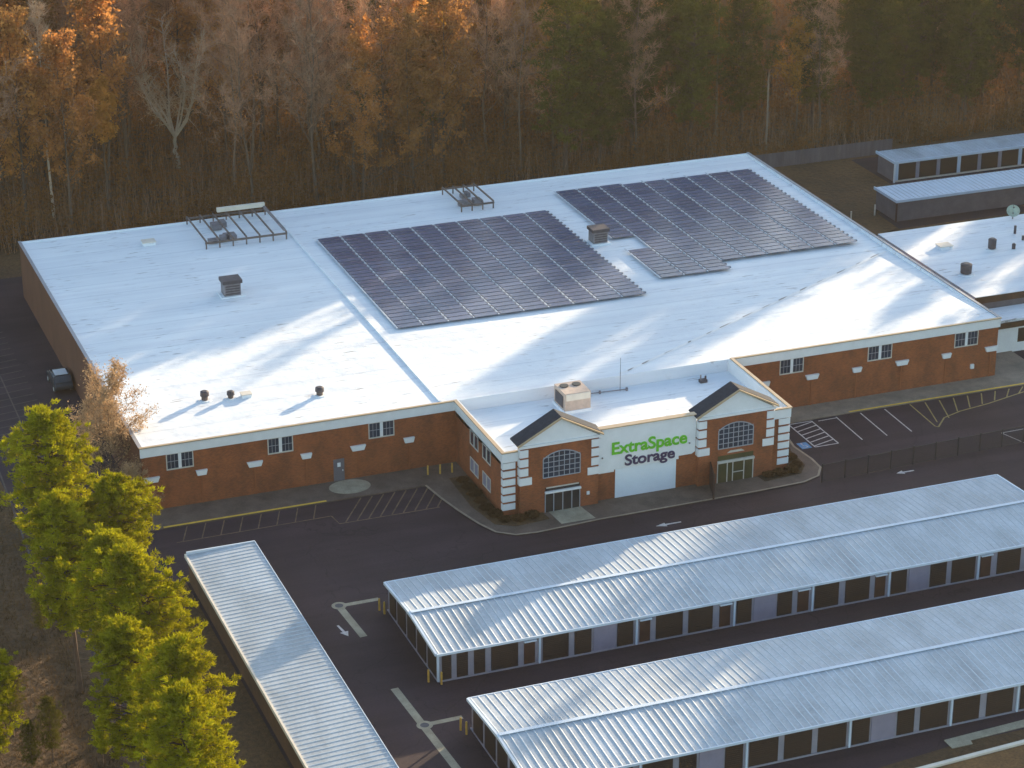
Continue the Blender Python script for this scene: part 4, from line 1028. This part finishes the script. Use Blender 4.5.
for (x, y, s_, lb) in ((-20,-26,.30,'dark evergreen bush on the shaded bank at the left edge'),(-17.5,-33,.26,'dark rounded evergreen on the left bank above the corner pine'),(-15.5,-37.5,.24,'dark low evergreen beside the bright young pine'),(-17.2,-38.8,.2,'dark evergreen bush at the bottom edge between the corner pine and the young pine')):
    dup(protos['pine'][1], (x,y,0), x, lb, 'evergreens on the left bank', scale=s_)
# tan leafless thicket tree by the front left corner
t_, _ = make_tree('thicket_tree', 'bushy tan leafless tree against the front left corner of the brick building', 'tree', None, 401, 9.5, 'bark_grey', 'tanbrush', nleaf=9000, leafsize=.075, first=.08, spread=.52, nl=30, nsub=9, ntw=20, tr=.12)
for ch in children(t_):
    if ch.name.startswith('twigs'): ch.data.materials.clear(); ch.data.materials.append(M['tanbrush'])
t_.location = (-1.9,4.2,0); t_.scale = (1.15,)*3
dup(t_, (-1.0,-1.2,0), 4.2, 'low tan twiggy bush right at the front left corner of the brick building', scale=.5)
dup(t_, (-2.0,8.5,0), 2.2, 'smaller tan leafless tree behind the bushy one, against the left wall', scale=.7)
# shrubs in the beds
def shrub(seed, r_, h_, m):
    rg = np.random.default_rng(seed); e_ = rg.normal(size=(900,3)); e_ /= np.linalg.norm(e_,axis=1,keepdims=True); e_ *= rg.uniform(.4,1,(900,1)); e_ = e_*np.array((r_,r_,h_*.55))+np.array((0,0,h_*.5))
    V1, F1 = leaves(e_, .10, rg); return npmesh('shrub', V1, F1, M[m])
M['shrubleaf'] = leafmat('shrub_leaves', (.10,.058,.026), .25, .3)
sm_ = shrub(1,.6,.9,'shrubleaf')
def shr(x, y, s_, lab, grp):
    o = bpy.data.objects.new('shrub', sm_); C.objects.link(o); o.location = (x,y,.18); o.scale = (s_*1.15,s_*1.15,s_*.55); o.rotation_euler = (0,0,x*3); tag(o, lab, 'shrub', grp)
for i, (x, y) in enumerate([(27.9,-4.3),(27.9,-5.8),(27.9,-7.3),(27.9,-8.8),(27.9,-10.3),(28.2,-11.8),(28.6,-13.0),(29.8,-13.3),(31.1,-13.1)]): shr(x, y, .85+.1*(i % 3), 'low brown shrub in the bed round the left corner of the entrance block', 'shrubs at the left entrance corner')
for i, (x, y) in enumerate([(53.9,-13.0),(55.0,-13.0),(56.3,-12.9),(57.2,-12.0),(57.4,-10.4),(57.4,-8.8),(57.3,-7.2)]): shr(x, y, .85+.1*(i % 3), 'low brown shrub in the bed round the right corner of the entrance block', 'shrubs at the right entrance corner')
# dry grass on the bank
n_ = 60000; X = rng.uniform(-45,-9.6,n_); Y = rng.uniform(-75,10,n_); P = np.stack([X,Y,np.zeros(n_)],1)
keep = X < -10.8-.2*np.sin(Y); P = P[keep]
Q = P+np.stack([rng.normal(size=len(P))*.15, rng.normal(size=len(P))*.15, rng.uniform(.15,.5,len(P))],1)
V1, F1 = tris_from_segments(P, Q, np.full(len(P), .03), rng)
M['drygrass'] = leafmat('dry_grass', (.105,.066,.032), 0, .2, .5, .2)
o = bpy.data.objects.new('dry_grass', npmesh('dry_grass', V1, F1, M['drygrass'])); C.objects.link(o); o['kind'] = 'stuff'

# ------------------------------------------------------------------ haze
hz = MB().box(-700,900,-350,1000,-1,100).build('haze', None); tag(hz, kind='stuff')
hm = bpy.data.materials.new('haze_air'); hm.use_nodes = True; hn = hm.node_tree; hn.nodes.clear()
ho = hn.nodes.new('ShaderNodeOutputMaterial'); pvn = hn.nodes.new('ShaderNodeVolumePrincipled')
pvn.inputs['Color'].default_value = (.95,.93,.90,1); pvn.inputs['Density'].default_value = HAZE; pvn.inputs['Anisotropy'].default_value = .35
hn.links.new(pvn.outputs[0], ho.inputs['Volume']); hz.data.materials.append(hm)

# ------------------------------------------------------------------ light
SUN_AZ = 56.0   # degrees clockwise from +y
SUN_EL = 9.0
w = bpy.data.worlds.new('World'); sc.world = w; w.use_nodes = True; nt = w.node_tree
sky = nt.nodes.new('ShaderNodeTexSky'); sky.sky_type = 'NISHITA'; sky.sun_disc = False; sky.sun_elevation = R(SUN_EL); sky.sun_rotation = R(SUN_AZ)
sky.air_density = 1.0; sky.dust_density = 1.0; sky.ozone_density = 1.0
bg = nt.nodes['Background']; nt.links.new(sky.outputs[0], bg.inputs[0]); bg.inputs[1].default_value = .15
sl = bpy.data.lights.new('sun', 'SUN'); sl.energy = 5.0; sl.angle = R(.5); sl.color = (1, .78, .50)
so = bpy.data.objects.new('sun', sl); C.objects.link(so)
d = mathutils.Vector((math.sin(R(SUN_AZ))*math.cos(R(SUN_EL)), math.cos(R(SUN_AZ))*math.cos(R(SUN_EL)), math.sin(R(SUN_EL))))
so.rotation_euler = d.to_track_quat('Z', 'Y').to_euler(); so.location = (150,150,80)
sc.view_settings.view_transform = 'Standard'; sc.view_settings.look = 'None'; sc.view_settings.exposure = 1.6; sc.view_settings.gamma = 1
sc.render.engine = 'CYCLES'
sc.cycles.max_bounces = 5; sc.cycles.diffuse_bounces = 3; sc.cycles.transmission_bounces = 2; sc.cycles.transparent_max_bounces = 4
